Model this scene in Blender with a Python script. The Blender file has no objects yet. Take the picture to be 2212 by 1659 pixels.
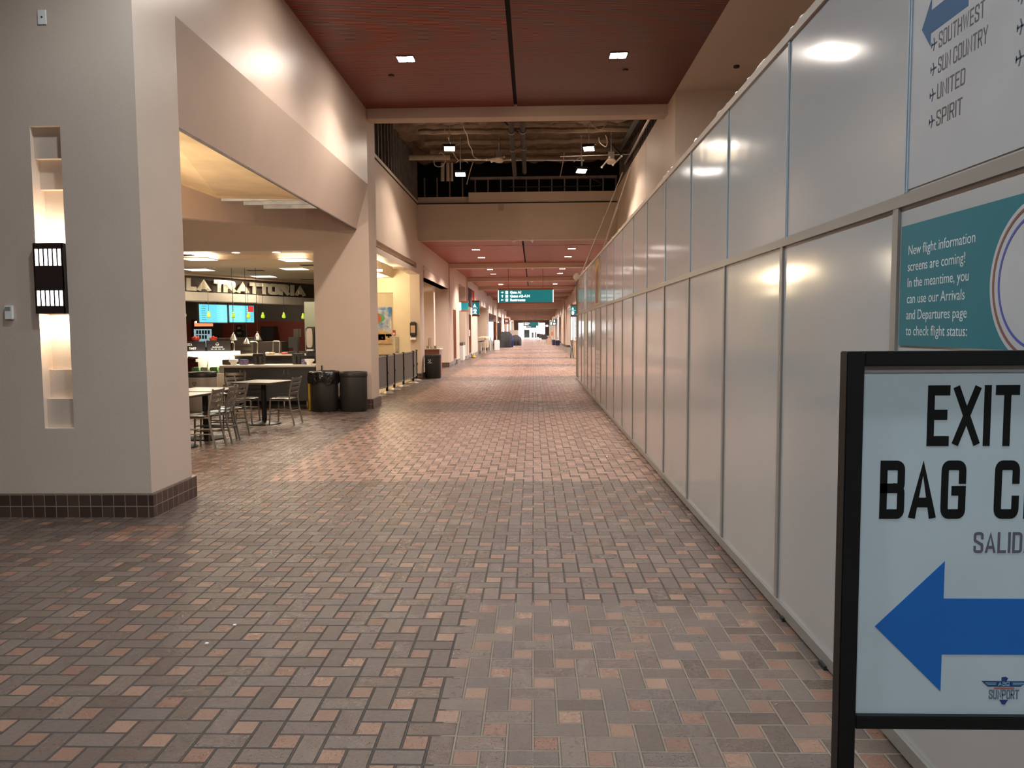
import bpy, bmesh, math, random
from mathutils import Vector, Matrix
random.seed(7)
R = math.radians
SC = bpy.context.scene
COL = SC.collection

# ------------------------------------------------------------------ camera, world, exposure
FPX, CX, CY, EYE = 1640.0, 1106.0, 829.5, 1.6
MT = Matrix(((0.99958449, 0.0049684, 0.02839309),
             (0.02796612, 0.07143521, -0.99705311),
             (-0.00698203, 0.99743287, 0.07126658)))          # camera axes as columns, world rows
cam_d = bpy.data.cameras.new('camera')
cam = bpy.data.objects.new('camera', cam_d)
COL.objects.link(cam)
cam_d.sensor_width = 36.0
cam_d.lens = FPX / 2212.0 * 36.0
cam_d.clip_start = 0.05
cam_d.clip_end = 400
m4 = MT.to_4x4()
m4.translation = (0, 0, EYE)
cam.matrix_world = m4
SC.camera = cam

world = bpy.data.worlds.new('daylight')
SC.world = world
world.use_nodes = True
bg = world.node_tree.nodes['Background']
bg.inputs[0].default_value = (0.93, 0.97, 1.0, 1)
bg.inputs[1].default_value = 9.0

SC.view_settings.view_transform = 'Standard'
SC.view_settings.look = 'None'
SC.view_settings.gamma = 1
SC.view_settings.use_curve_mapping = False
SC.view_settings.exposure = 0.0
SC.cycles.max_bounces = 8
SC.cycles.diffuse_bounces = 5
SC.cycles.glossy_bounces = 4
SC.cycles.transmission_bounces = 6
SC.cycles.sample_clamp_indirect = 6.0
SC.cycles.caustics_reflective = False
SC.cycles.caustics_refractive = False
SC.cycles.use_denoising = True

DOWN_E = 860.0        # recessed downlights
WARM = (1.0, 0.855, 0.745)
COOL = (0.82, 0.94, 0.98)


def ray(px, py):
    return MT @ Vector((px - CX, -(py - CY), -FPX))


def at(px, py, Y):                     # point on the plane y = Y
    r = ray(px, py)
    return Vector((0, 0, EYE)) + r * (Y / r.y)


def atx(px, py, X):
    r = ray(px, py)
    return Vector((0, 0, EYE)) + r * (X / r.x)


def atz(px, py, Z=0.0):
    r = ray(px, py)
    return Vector((0, 0, EYE)) + r * ((Z - EYE) / r.z)


# ------------------------------------------------------------------ node helper
class NT:
    def __init__(s, m):
        s.t = m.node_tree

    def m(s, op, a, b=None, c=None):
        n = s.t.nodes.new('ShaderNodeMath')
        n.operation = op
        for i, v in enumerate((a, b, c)):
            if v is None:
                continue
            if isinstance(v, (int, float)):
                n.inputs[i].default_value = v
            else:
                s.t.links.new(v, n.inputs[i])
        return n.outputs[0]

    def mix(s, f, a, b):
        n = s.t.nodes.new('ShaderNodeMix')
        n.data_type = 'RGBA'
        for k, v in ((0, f), (6, a), (7, b)):
            if isinstance(v, (int, float)):
                n.inputs[k].default_value = v
            elif isinstance(v, tuple):
                n.inputs[k].default_value = v + (1,)
            else:
                s.t.links.new(v, n.inputs[k])
        return n.outputs[2]

    def ramp(s, f, stops):
        n = s.t.nodes.new('ShaderNodeValToRGB')
        e = n.color_ramp.elements
        while len(e) < len(stops):
            e.new(0.5)
        for q, (p, c) in zip(e, stops):
            q.position = p
            q.color = c + (1,)
        s.t.links.new(f, n.inputs[0])
        return n.outputs[0]

    def noise(s, vec, scale, detail=3.0, rough=0.5):
        n = s.t.nodes.new('ShaderNodeTexNoise')
        n.inputs['Scale'].default_value = scale
        n.inputs['Detail'].default_value = detail
        n.inputs['Roughness'].default_value = rough
        s.t.links.new(vec, n.inputs['Vector'])
        return n.outputs[0]

    def xyz(s, vec):
        n = s.t.nodes.new('ShaderNodeSeparateXYZ')
        s.t.links.new(vec, n.inputs[0])
        return n.outputs

    def comb(s, x, y, z=0.0):
        n = s.t.nodes.new('ShaderNodeCombineXYZ')
        for i, v in enumerate((x, y, z)):
            if isinstance(v, (int, float)):
                n.inputs[i].default_value = v
            else:
                s.t.links.new(v, n.inputs[i])
        return n.outputs[0]

    def pos(s):
        return s.t.nodes.new('ShaderNodeNewGeometry').outputs['Position']

    def obj(s):
        return s.t.nodes.new('ShaderNodeTexCoord').outputs['Object']

    def white(s, vec):
        n = s.t.nodes.new('ShaderNodeTexWhiteNoise')
        n.noise_dimensions = '3D'
        s.t.links.new(vec, n.inputs['Vector'])
        return n.outputs[0]

    def bump(s, h, strength, dist):
        n = s.t.nodes.new('ShaderNodeBump')
        n.inputs['Strength'].default_value = strength
        n.inputs['Distance'].default_value = dist
        s.t.links.new(h, n.inputs['Height'])
        s.t.links.new(n.outputs[0], s.bsdf().inputs['Normal'])

    def bsdf(s):
        return s.t.nodes['Principled BSDF']

    def link(s, v, name):
        s.t.links.new(v, s.bsdf().inputs[name])


MATS = {}


def mat(name, col, rough=0.5, metal=0.0, var=0.0, vscale=4.0, bump=0.0, bscale=200.0, bdist=0.002, emit=0.0, ecol=None,
        spec=0.5, coat=0.0):
    if name in MATS:
        return MATS[name]
    m = bpy.data.materials.new(name)
    m.use_nodes = True
    n = NT(m)
    b = n.bsdf()
    b.inputs['Base Color'].default_value = tuple(col) + (1,)
    b.inputs['Roughness'].default_value = rough
    b.inputs['Metallic'].default_value = metal
    b.inputs['Specular IOR Level'].default_value = spec
    b.inputs['Coat Weight'].default_value = coat
    o = n.obj()
    v = n.noise(o, vscale, 4.0)
    k = var if var else 0.04
    lo = tuple(c * (1 - k) for c in col)
    hi = tuple(min(1, c * (1 + k)) for c in col)
    n.link(n.ramp(v, [(0.3, lo), (0.7, hi)]), 'Base Color')
    if bump:
        n.bump(n.noise(o, bscale, 2.0), bump, bdist)
    if emit:
        b.inputs['Emission Color'].default_value = tuple(ecol or col) + (1,)
        b.inputs['Emission Strength'].default_value = emit
    MATS[name] = m
    return m


# ------------------------------------------------------------------ mesh helper
ORG = {}


class MB:
    def __init__(s):
        s.bm = bmesh.new()

    def face(s, pts):
        vs = [s.bm.verts.new(p) for p in pts]
        try:
            return s.bm.faces.new(vs)
        except ValueError:
            return None

    def box(s, x0, x1, y0, y1, z0, z1, M=None):
        co = [(x, y, z) for x in (x0, x1) for y in (y0, y1) for z in (z0, z1)]
        vs = [s.bm.verts.new(M @ Vector(c) if M else c) for c in co]
        for f in ((0, 1, 3, 2), (4, 6, 7, 5), (0, 4, 5, 1), (2, 3, 7, 6), (0, 2, 6, 4), (1, 5, 7, 3)):
            s.bm.faces.new([vs[i] for i in f])
        return s

    def prism(s, poly, M, depth):
        """2-D polygon in the u,v plane of M, pushed depth along M's n axis."""
        a = [s.bm.verts.new(M @ Vector((u, v, 0))) for u, v in poly]
        b = [s.bm.verts.new(M @ Vector((u, v, depth))) for u, v in poly]
        k = len(poly)
        try:
            s.bm.faces.new(a[::-1])
            s.bm.faces.new(b)
        except ValueError:
            pass
        for i in range(k):
            try:
                s.bm.faces.new((a[i], a[(i + 1) % k], b[(i + 1) % k], b[i]))
            except ValueError:
                pass
        return s

    def cyl(s, p0, p1, r0, r1=None, seg=14, caps=True):
        r1 = r0 if r1 is None else r1
        p0, p1 = Vector(p0), Vector(p1)
        d = (p1 - p0).normalized()
        a = d.orthogonal().normalized()
        b = d.cross(a)
        A, B = [], []
        for i in range(seg):
            t = 2 * math.pi * i / seg
            w = a * math.cos(t) + b * math.sin(t)
            A.append(s.bm.verts.new(p0 + w * r0))
            B.append(s.bm.verts.new(p1 + w * r1))
        for i in range(seg):
            j = (i + 1) % seg
            s.bm.faces.new((A[i], A[j], B[j], B[i]))
        if caps:
            s.bm.faces.new(A[::-1])
            s.bm.faces.new(B)
        return s

    def lathe(s, prof, c=(0, 0, 0), seg=28, sx=1.0, sy=1.0):
        c = Vector(c)
        rings = []
        for r, z in prof:
            rings.append([s.bm.verts.new(c + Vector((sx * r * math.cos(2 * math.pi * i / seg), sy * r * math.sin(2 * math.pi * i / seg), z)))
                          for i in range(seg)])
        for A, B in zip(rings, rings[1:]):
            for i in range(seg):
                j = (i + 1) % seg
                s.bm.faces.new((A[i], A[j], B[j], B[i]))
        if prof[0][0] > 1e-4:
            s.bm.faces.new(rings[0][::-1])
        if prof[-1][0] > 1e-4:
            s.bm.faces.new(rings[-1])
        return s

    def tube(s, pts, r, seg=8, closed=False):
        pts = [Vector(p) for p in pts]
        rings = []
        n = len(pts)
        ref = None
        for i, p in enumerate(pts):
            if closed:
                d = pts[(i + 1) % n] - pts[i - 1]
            else:
                d = pts[min(i + 1, n - 1)] - pts[max(i - 1, 0)]
            d.normalize()
            if ref is None:
                ref = d.orthogonal().normalized()
            a = (ref - d * ref.dot(d))
            if a.length < 1e-5:
                a = d.orthogonal()
            a.normalize()
            ref = a
            b = d.cross(a)
            rings.append([s.bm.verts.new(p + (a * math.cos(2 * math.pi * k / seg) + b * math.sin(2 * math.pi * k / seg)) * r) for k in range(seg)])
        m = n if closed else n - 1
        for i in range(m):
            A, B = rings[i], rings[(i + 1) % n]
            for k in range(seg):
                j = (k + 1) % seg
                s.bm.faces.new((A[k], A[j], B[j], B[k]))
        if not closed:
            s.bm.faces.new(rings[0][::-1])
            s.bm.faces.new(rings[-1])
        return s

    def ball(s, c, r, sz=1.0, seg=12):
        prof = []
        for i in range(seg // 2 + 1):
            t = math.pi * i / (seg // 2)
            prof.append((max(r * math.sin(t), 1e-5), -r * sz * math.cos(t)))
        return s.lathe(prof, c, seg)

    def build(s, name, m, parent=None, bevel=0.0, smooth=False, loc=None, seg=2):
        bm = s.bm
        if bevel:
            bmesh.ops.remove_doubles(bm, verts=bm.verts, dist=1e-6)
            ed = [e for e in bm.edges if len(e.link_faces) == 2 and e.calc_face_angle(0) > 0.6]
            bmesh.ops.bevel(bm, geom=ed, offset=bevel, segments=seg, affect='EDGES', clamp_overlap=True)
        org = Vector(ORG[parent.name]) if parent else Vector(loc or (0, 0, 0))
        if org.length:
            bmesh.ops.translate(bm, verts=bm.verts, vec=-org)
        bmesh.ops.recalc_face_normals(bm, faces=bm.faces)
        me = bpy.data.meshes.new(name)
        bm.to_mesh(me)
        bm.free()
        if smooth:
            for p in me.polygons:
                p.use_smooth = True
            me.set_sharp_from_angle(angle=R(38))
        if m:
            me.materials.append(m)
        o = bpy.data.objects.new(name, me)
        COL.objects.link(o)
        if parent:
            o.parent = parent
        else:
            o.location = org
        ORG[o.name] = tuple(org)
        return o


def tag(o, label, cat, group=None, kind=None):
    o['label'] = label
    o['category'] = cat
    if group:
        o['group'] = group
    if kind:
        o['kind'] = kind
    return o


def thing(name, label, cat, loc=(0, 0, 0), group=None):
    o = bpy.data.objects.new(name, None)
    o.empty_display_size = 0.1
    COL.objects.link(o)
    o.location = loc
    ORG[o.name] = tuple(loc)
    return tag(o, label, cat, group)


def struct(o):
    o['kind'] = 'structure'
    return o


def dup(root, loc, rz=0.0, label=None, scale=None):
    r = root.copy()
    COL.objects.link(r)
    r.location = loc
    r.rotation_euler = (0, 0, rz)
    if scale:
        r.scale = scale
    if label:
        r['label'] = label
    for ch in list(root.children):
        c = ch.copy()
        COL.objects.link(c)
        c.parent = r
        for g in list(ch.children):
            d = g.copy()
            COL.objects.link(d)
            d.parent = c
    return r


def frame_m(o, u, v, n):
    m = Matrix((u, v, n)).transposed().to_4x4()
    m.translation = o
    return m


def lamp(name, kind, loc, energy, color, size=0.1, spot=None, blend=0.3, rot=(0, 0, 0), size_y=None, parent=None):
    d = bpy.data.lights.new(name, kind)
    d.energy = energy
    d.color = color
    if kind == 'AREA':
        d.shape = 'RECTANGLE'
        d.size = size
        d.size_y = size_y or size
    else:
        d.shadow_soft_size = size
    if kind == 'SPOT':
        d.spot_size = spot
        d.spot_blend = blend
    o = bpy.data.objects.new(name, d)
    COL.objects.link(o)
    o.location = loc
    o.rotation_euler = rot
    if parent:
        o.parent = parent
        o.location = Vector(loc) - Vector(ORG[parent.name])
    return o


# ------------------------------------------------------------------ lettering
def stroke(poly, t, closed=False, cap=True):
    """outline quads of a polyline of thickness t (mitred)."""
    P = [Vector((x, y)) for x, y in poly]
    n = len(P)
    h = t / 2
    L, Q = [], []
    for i in range(n):
        if closed:
            a, b = P[i - 1], P[(i + 1) % n]
        else:
            a, b = P[max(i - 1, 0)], P[min(i + 1, n - 1)]
        d0 = (P[i] - a)
        d1 = (b - P[i])
        if d0.length < 1e-6:
            d0 = d1
        if d1.length < 1e-6:
            d1 = d0
        d0, d1 = d0.normalized(), d1.normalized()
        n0, n1 = Vector((-d0.y, d0.x)), Vector((-d1.y, d1.x))
        mm = n0 + n1
        mm.normalize()
        k = h / max(0.45, mm.dot(n0))
        p = P[i].copy()
        if not closed and cap:
            if i == 0:
                p -= d1 * h
            if i == n - 1:
                p += d0 * h
        L.append(p + mm * k)
        Q.append(p - mm * k)
    out = []
    m = n if closed else n - 1
    for i in range(m):
        j = (i + 1) % n
        out.append([L[i], L[j], Q[j], Q[i]])
    return out


GLY = {
    'E': (0.36, [([(1, 1), (0, 1), (0, 0), (1, 0)], 0), ([(0, .52), (.85, .52)], 0)]),
    'X': (0.44, [([(0, 1), (1, 0)], 0), ([(1, 1), (0, 0)], 0)]),
    'I': (0.0, [([(0, 0), (0, 1)], 0)]),
    'T': (0.40, [([(0, 1), (1, 1)], 0), ([(.5, 1), (.5, 0)], 0)]),
    'B': (0.40, [([(0, 0), (0, 1), (.7, 1), (1, .9), (1, .64), (.75, .53), (0, .53)], 0), ([(0, 0), (.75, 0), (1, .1), (1, .42), (.75, .53)], 0)]),
    'A': (0.44, [([(0, 0), (.5, 1.02), (1, 0)], 0), ([(.2, .24), (.8, .24)], 0)]),
    'G': (0.40, [([(1, .72), (1, .88), (.72, 1), (.28, 1), (0, .88), (0, .12), (.28, 0), (.72, 0), (1, .1), (1, .48), (.6, .48)], 0)]),
    'C': (0.40, [([(1, .72), (1, .88), (.72, 1), (.28, 1), (0, .88), (0, .12), (.28, 0), (.72, 0), (1, .12), (1, .28)], 0)]),
    'L': (0.34, [([(0, 1), (0, 0), (1, 0)], 0)]),
    'M': (0.56, [([(0, 0), (0, 1), (.5, .25), (1, 1), (1, 0)], 0)]),
    'S': (0.40, [([(1, .76), (1, .88), (.72, 1), (.28, 1), (0, .88), (0, .7), (.2, .57), (.8, .42), (1, .3), (1, .12), (.72, 0), (.28, 0), (0, .12), (0, .24)], 0)]),
    'D': (0.40, [([(0, 0), (0, 1), (.65, 1), (1, .86), (1, .14), (.65, 0)], 1)]),
    'O': (0.40, [([(.28, 0), (0, .12), (0, .88), (.28, 1), (.72, 1), (1, .88), (1, .12), (.72, 0)], 1)]),
    'U': (0.40, [([(0, 1), (0, .12), (.28, 0), (.72, 0), (1, .12), (1, 1)], 0)]),
    'H': (0.42, [([(0, 0), (0, 1)], 0), ([(1, 0), (1, 1)], 0), ([(0, .5), (1, .5)], 0)]),
    'W': (0.64, [([(0, 1), (.25, 0), (.5, .9), (.75, 0), (1, 1)], 0)]),
    'N': (0.42, [([(0, 0), (0, 1), (1, 0), (1, 1)], 0)]),
    'Y': (0.42, [([(0, 1), (.5, .45), (1, 1)], 0), ([(.5, .45), (.5, 0)], 0)]),
    'P': (0.40, [([(0, 0), (0, 1), (.7, 1), (1, .88), (1, .55), (.7, .44), (0, .44)], 0)]),
    'R': (0.40, [([(0, 0), (0, 1), (.7, 1), (1, .88), (1, .6), (.7, .48), (0, .48)], 0), ([(.55, .48), (1, 0)], 0)]),
    'Q': (0.40, [([(.28, 0), (0, .12), (0, .88), (.28, 1), (.72, 1), (1, .88), (1, .12), (.72, 0)], 1), ([(.6, .2), (1, -.05)], 0)]),
    'V': (0.42, [([(0, 1), (.5, 0), (1, 1)], 0)]),
    'Z': (0.38, [([(0, 1), (1, 1), (0, 0), (1, 0)], 0)]),
    '2': (0.40, [([(0, .75), (0, .88), (.28, 1), (.72, 1), (1, .88), (1, .65), (0, 0), (1, 0)], 0)]),
    '3': (0.40, [([(0, .8), (0, .88), (.28, 1), (.72, 1), (1, .88), (1, .64), (.7, .52), (.35, .52)], 0),
                 ([(.7, .52), (1, .4), (1, .12), (.72, 0), (.28, 0), (0, .12), (0, .2)], 0)]),
    '1': (0.14, [([(0, .8), (1, 1), (1, 0)], 0)]),
    '4': (0.42, [([(.75, 0), (.75, 1), (0, .3), (1, .3)], 0)]),
    '?': (0.36, [([(0, .75), (0, .88), (.28, 1), (.72, 1), (1, .88), (1, .62), (.5, .45), (.5, .3)], 0), ([(.5, .02), (.5, .04)], 0)]),
    '-': (0.24, [([(0, .5), (1, .5)], 0)]),
    ':': (0.0, [([(0, .15), (0, .17)], 0), ([(0, .6), (0, .62)], 0)]),
}


def round_corners(pl, closed):
    n = len(pl)
    out = []
    for i in range(n):
        p = pl[i]
        out.append(p)
        if i == n - 1 and not closed:
            break
        q = pl[(i + 1) % n]
        dx, dy = abs(q[0] - p[0]), abs(q[1] - p[1])
        if dx < 1e-6 or dy < 1e-6 or dy > 0.2 or dx > 0.45:
            continue
        c = None
        if closed or i > 0:
            o = pl[i - 1]
            if abs(o[0] - p[0]) < 1e-6:
                c = (p[0], q[1])
            elif abs(o[1] - p[1]) < 1e-6:
                c = (q[0], p[1])
        if c is None and (closed or i + 2 < n):
            o = pl[(i + 2) % n]
            if abs(o[0] - q[0]) < 1e-6:
                c = (q[0], p[1])
            elif abs(o[1] - q[1]) < 1e-6:
                c = (p[0], q[1])
        if c is None:
            continue
        for t in (0.2, 0.4, 0.6, 0.8):
            out.append(tuple((1 - t) ** 2 * p[k] + 2 * t * (1 - t) * c[k] + t * t * q[k] for k in (0, 1)))
    return out


def letters(mb, text, u0, v0, hgt, M, t=0.15, wide=1.0, gap=0.09, depth=0.0015, slant=0.0, width=None):
    """stroke capitals, baseline-left at u0,v0. width: fit the word to this width."""
    if width:
        tot = 0.0
        for ch in text:
            tot += 0.26 if ch == ' ' else (GLY[ch][0] * wide + t + gap)
        sx = width / ((tot - gap) * hgt)
    else:
        sx = 1.0
    u = 0.0
    h = t / 2
    for ch in text:
        if ch == ' ':
            u += 0.26
            continue
        w, st = GLY[ch]
        w *= wide
        for si, (pl, cl) in enumerate(st):
            if ch in 'BCDGOPQRSU23?':
                pl = round_corners(pl, bool(cl))
            dep = depth * (1 + 0.3 * si)
            pts = [(u + h + x * w, h + y * (1 - t)) for x, y in pl]
            for q in stroke(pts, t, bool(cl), not (ch in 'AH' and si)):
                qq = []
                for p in q:
                    y = min(1.0, max(0.0, p.y)) if ch not in 'Q' else p.y
                    qq.append((u0 + (p.x + slant * y) * hgt * sx, v0 + y * hgt))
                ar = 0.0
                for i in range(4):
                    ar += qq[i][0] * qq[(i + 1) % 4][1] - qq[(i + 1) % 4][0] * qq[i][1]
                if abs(ar) < 1e-9:
                    continue
                if depth:
                    mb.prism(qq if ar > 0 else qq[::-1], M, dep)
                else:
                    mb.face([M @ Vector((a, b, 0)) for a, b in qq])
        u += w + t + gap
    return u0 + (u - gap) * hgt * sx


def text_into(mb, body, size, M, sx=1.0, bold=0.0, depth=0.001, align='LEFT'):
    cu = bpy.data.curves.new('tmp_text', 'FONT')
    cu.body = body
    cu.size = size
    cu.align_x = align
    cu.offset = bold * size
    cu.extrude = depth / 2
    cu.resolution_u = 3
    o = bpy.data.objects.new('tmp_text', cu)
    COL.objects.link(o)
    dg = bpy.context.evaluated_depsgraph_get()
    me = bpy.data.meshes.new_from_object(o.evaluated_get(dg))
    me.transform(M @ Matrix.Diagonal((sx, 1, 1, 1)))
    mb.bm.from_mesh(me)
    bpy.data.meshes.remove(me)
    bpy.data.objects.remove(o)
    bpy.data.curves.remove(cu)

# ------------------------------------------------------------------ materials
def floor_mat():
    m = bpy.data.materials.new('quarry_tile_floor')
    m.use_nodes = True
    n = NT(m)
    p = n.pos()
    x, y, z = n.xyz(p)
    S = 0.1015
    u = n.m('DIVIDE', n.m('ADD', x, 40.0), S)
    v = n.m('DIVIDE', n.m('SUBTRACT', 200.0, y), S)
    i, j = n.m('FLOOR', u), n.m('FLOOR', v)
    fu, fv = n.m('SUBTRACT', u, i), n.m('SUBTRACT', v, j)
    q = n.m('SUBTRACT', i, n.m('MULTIPLY', j, 2.0))
    k = n.m('FLOORED_MODULO', q, 5.0)

    def eq(val):
        return n.m('COMPARE', k, float(val), 0.4)
    isR, Vt, H1, H2, Vb = eq(0), eq(1), eq(2), eq(3), eq(4)
    dl = n.m('ADD', fu, H2)
    dr = n.m('ADD', n.m('SUBTRACT', 1.0, fu), H1)
    dt = n.m('ADD', fv, Vb)
    db = n.m('ADD', n.m('SUBTRACT', 1.0, fv), Vt)
    d = n.m('MINIMUM', n.m('MINIMUM', dl, dr), n.m('MINIMUM', dt, db))
    wob = n.m('MULTIPLY', n.m('SUBTRACT', n.noise(p, 60.0, 2.0), 0.5), 0.03)
    g = n.m('SUBTRACT', 1.0, n.m('SMOOTH_MIN', n.m('DIVIDE', n.m('MAXIMUM', n.m('SUBTRACT', n.m('ADD', d, wob), 0.035), 0.0), 0.03), 1.0, 0.1))
    g = n.m('MINIMUM', n.m('MAXIMUM', g, 0.0), 1.0)
    tid = n.comb(n.m('SUBTRACT', i, H2), n.m('SUBTRACT', j, Vb), 0.5)
    rnd = n.white(tid)
    rnd2 = n.white(n.comb(n.m('SUBTRACT', j, Vb), n.m('SUBTRACT', i, H2), 3.5))

    def band(val, a, b):
        return n.m('MULTIPLY', n.m('GREATER_THAN', val, a), n.m('LESS_THAN', val, b))
    # plain brown strips along the walls and across the hall
    strip = n.m('MAXIMUM', band(x, -3.345, -2.90), band(x, 2.24, 2.75))
    cross = n.m('MAXIMUM', band(y, 5.75, 6.14), band(y, 7.66, 7.95))
    plain = n.m('MAXIMUM', strip, cross)
    ph = n.m('FLOORED_MODULO', n.m('SUBTRACT', y, 7.93), 9.05)
    redf = n.m('MULTIPLY', n.m('LESS_THAN', ph, 6.85), n.m('GREATER_THAN', y, 7.93))
    redf = n.m('MULTIPLY', redf, band(x, -2.90, 2.24))
    # red framed square where the strips meet by the column
    cxs, cys = n.m('ABSOLUTE', n.m('ADD', x, 3.12)), n.m('ABSOLUTE', n.m('SUBTRACT', y, 5.87))
    che = n.m('MAXIMUM', cxs, cys)
    sq = band(che, 0.1, 0.225)
    inq = n.m('LESS_THAN', che, 0.225)
    plain = n.m('MULTIPLY', plain, n.m('SUBTRACT', 1.0, inq))
    brown = n.ramp(rnd, [(0.0, (0.055, 0.032, 0.024)), (0.3, (0.090, 0.054, 0.039)), (0.6, (0.076, 0.051, 0.048)), (1.0, (0.125, 0.082, 0.060))])
    red = n.ramp(rnd, [(0.0, (0.155, 0.062, 0.038)), (0.5, (0.20, 0.092, 0.057)), (1.0, (0.27, 0.140, 0.090))])
    pink = n.ramp(rnd, [(0.0, (0.235, 0.118, 0.084)), (0.5, (0.30, 0.160, 0.116)), (1.0, (0.36, 0.205, 0.150))])
    # red squares: R tiles in brown fields; the red fields invert it
    fieldA = n.mix(isR, brown, red)
    fieldB = n.mix(isR, pink, brown)
    col = n.mix(redf, fieldA, fieldB)
    col = n.mix(plain, col, brown)
    col = n.mix(inq, col, n.mix(sq, brown, red))
    mott = n.noise(p, 9.0, 5.0, 0.65)
    col2 = n.mix(n.m('MULTIPLY', mott, 0.45), col, n.mix(0.55, col, (0.06, 0.045, 0.038)))
    pr = n.comb(n.m('ADD', x, n.m('MULTIPLY', rnd, 13.0)), n.m('ADD', y, n.m('MULTIPLY', rnd2, 17.0)), 0.0)
    scr = n.noise(pr, 55.0, 5.0, 0.72)
    fine = n.noise(pr, 260.0, 3.0, 0.6)
    speck = n.m('MINIMUM', n.m('MAXIMUM', n.m('MULTIPLY', n.m('SUBTRACT', n.noise(pr, 95.0, 3.0, 0.6), 0.60), 9.0), 0.0), 1.0)
    col3 = n.mix(n.m('MULTIPLY', fine, 0.40), col2, n.mix(0.5, col2, (0.26, 0.20, 0.165)))
    col3 = n.mix(n.m('MULTIPLY', speck, 0.6), col3, (0.035, 0.025, 0.021))
    newp = n.m('MULTIPLY', n.m('GREATER_THAN', x, -0.375), n.m('LESS_THAN', y, 4.36))
    grout = n.mix(newp, (0.038, 0.029, 0.024), (0.19, 0.145, 0.11))
    n.link(n.mix(g, col3, grout), 'Base Color')
    rg = n.m('ADD', 0.20, n.m('MULTIPLY', rnd2, 0.26))
    rg = n.m('ADD', rg, n.m('MULTIPLY', n.m('SUBTRACT', n.noise(p, 35.0, 4.0), 0.5), 0.28))
    rg = n.m('MAXIMUM', n.m('ADD', rg, n.m('MULTIPLY', g, 0.35)), 0.16)
    n.link(rg, 'Roughness')
    hgt = n.m('SUBTRACT', n.m('ADD', n.m('MULTIPLY', scr, 0.55), n.m('MULTIPLY', fine, 0.16)), n.m('MULTIPLY', g, 1.0))
    hgt = n.m('SUBTRACT', hgt, n.m('MULTIPLY', speck, 0.3))
    hgt = n.m('ADD', hgt, n.m('MULTIPLY', rnd2, 0.35))
    n.bump(hgt, 0.85, 0.006)
    n.bsdf().inputs['Specular IOR Level'].default_value = 0.45
    return m


def slat_mat(name, ca, cb, gw=0.24):
    """wood slats running across the hall with dark reveals between them"""
    m = bpy.data.materials.new(name)
    m.use_nodes = True
    n = NT(m)
    p = n.pos()
    x, y, z = n.xyz(p)
    v = n.m('DIVIDE', y, 0.0508)
    j = n.m('FLOOR', v)
    f = n.m('SUBTRACT', v, j)
    gap = n.m('LESS_THAN', f, gw)
    side = n.m('GREATER_THAN', x, -0.33)
    blk = n.m('FLOOR', n.m('DIVIDE', y, 1.22))
    rnd = n.white(n.comb(j, side, 1.0))
    rb = n.white(n.comb(blk, side, 7.0))
    grain = n.noise(n.comb(n.m('MULTIPLY', x, 1.2), n.m('MULTIPLY', y, 60.0), rnd), 2.0, 4.0)
    t = n.m('ADD', n.m('MULTIPLY', rnd, 0.35), n.m('ADD', n.m('MULTIPLY', grain, 0.35), n.m('MULTIPLY', rb, 0.3)))
    tone = n.mix(n.m('MULTIPLY', side, 0.5), n.mix(t, ca, cb), tuple(c * 0.45 for c in ca))
    n.link(n.mix(gap, tone, (0.010, 0.005, 0.004)), 'Base Color')
    n.bsdf().inputs['Roughness'].default_value = 0.42
    n.bsdf().inputs['Specular IOR Level'].default_value = 0.3
    n.bump(n.m('SUBTRACT', 1.0, gap), 0.4, 0.01)
    return m


M_FLOOR = floor_mat()
M_SLAT = slat_mat('walnut_slats', (0.20, 0.036, 0.024), (0.34, 0.070, 0.044), 0.36)
M_SLAT2 = slat_mat('cherry_slats', (0.32, 0.048, 0.019), (0.45, 0.085, 0.034))
M_WALL = mat('beige_wall_paint', (0.585, 0.475, 0.395), 0.33, var=0.03, vscale=1.5, bump=0.5, bscale=120, bdist=0.002, spec=0.55)
M_WALLG = mat('smooth_beige_paint', (0.575, 0.465, 0.385), 0.55, var=0.03, vscale=1.2, spec=0.3)
M_CREAM = mat('cream_wall_paint', (0.74, 0.63, 0.45), 0.6, var=0.03)
M_MAUVE = mat('bulkhead_paint', (0.52, 0.41, 0.345), 0.6, var=0.03)
M_PLY = mat('bare_soffit_board', (0.74, 0.57, 0.36), 0.5, var=0.12, vscale=2.0)
M_CEILT = mat('restaurant_ceiling_tile', (0.72, 0.58, 0.42), 0.8, var=0.03)
M_GALV = mat('galvanized_steel', (0.62, 0.64, 0.66), 0.35, 0.9, var=0.15, vscale=8)
M_STUD = mat('dark_studs', (0.20, 0.17, 0.16), 0.55, 0.3, var=0.2)
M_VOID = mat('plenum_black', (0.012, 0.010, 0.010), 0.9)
M_BASE_T = None


def basetile_mat():
    m = bpy.data.materials.new('brown_base_tile')
    m.use_nodes = True
    n = NT(m)
    p = n.pos()
    x, y, z = n.xyz(p)
    S = 0.1015
    u = n.m('DIVIDE', n.m('ADD', n.m('ADD', x, y), 50.035), S)
    v = n.m('DIVIDE', n.m('ADD', z, 0.003), S)
    i, j = n.m('FLOOR', u), n.m('FLOOR', v)
    fu, fv = n.m('SUBTRACT', u, i), n.m('SUBTRACT', v, j)
    d = n.m('MINIMUM', n.m('MINIMUM', fu, n.m('SUBTRACT', 1.0, fu)), n.m('MINIMUM', fv, n.m('SUBTRACT', 1.0, fv)))
    g = n.m('LESS_THAN', d, 0.035)
    rnd = n.white(n.comb(i, j, 2.0))
    c = n.ramp(rnd, [(0.0, (0.052, 0.028, 0.022)), (1.0, (0.085, 0.048, 0.036))])
    n.link(n.mix(g, c, (0.24, 0.19, 0.15)), 'Base Color')
    n.bsdf().inputs['Roughness'].default_value = 0.32
    n.bump(n.m('SUBTRACT', 1.0, g), 0.5, 0.003)
    return m


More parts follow.
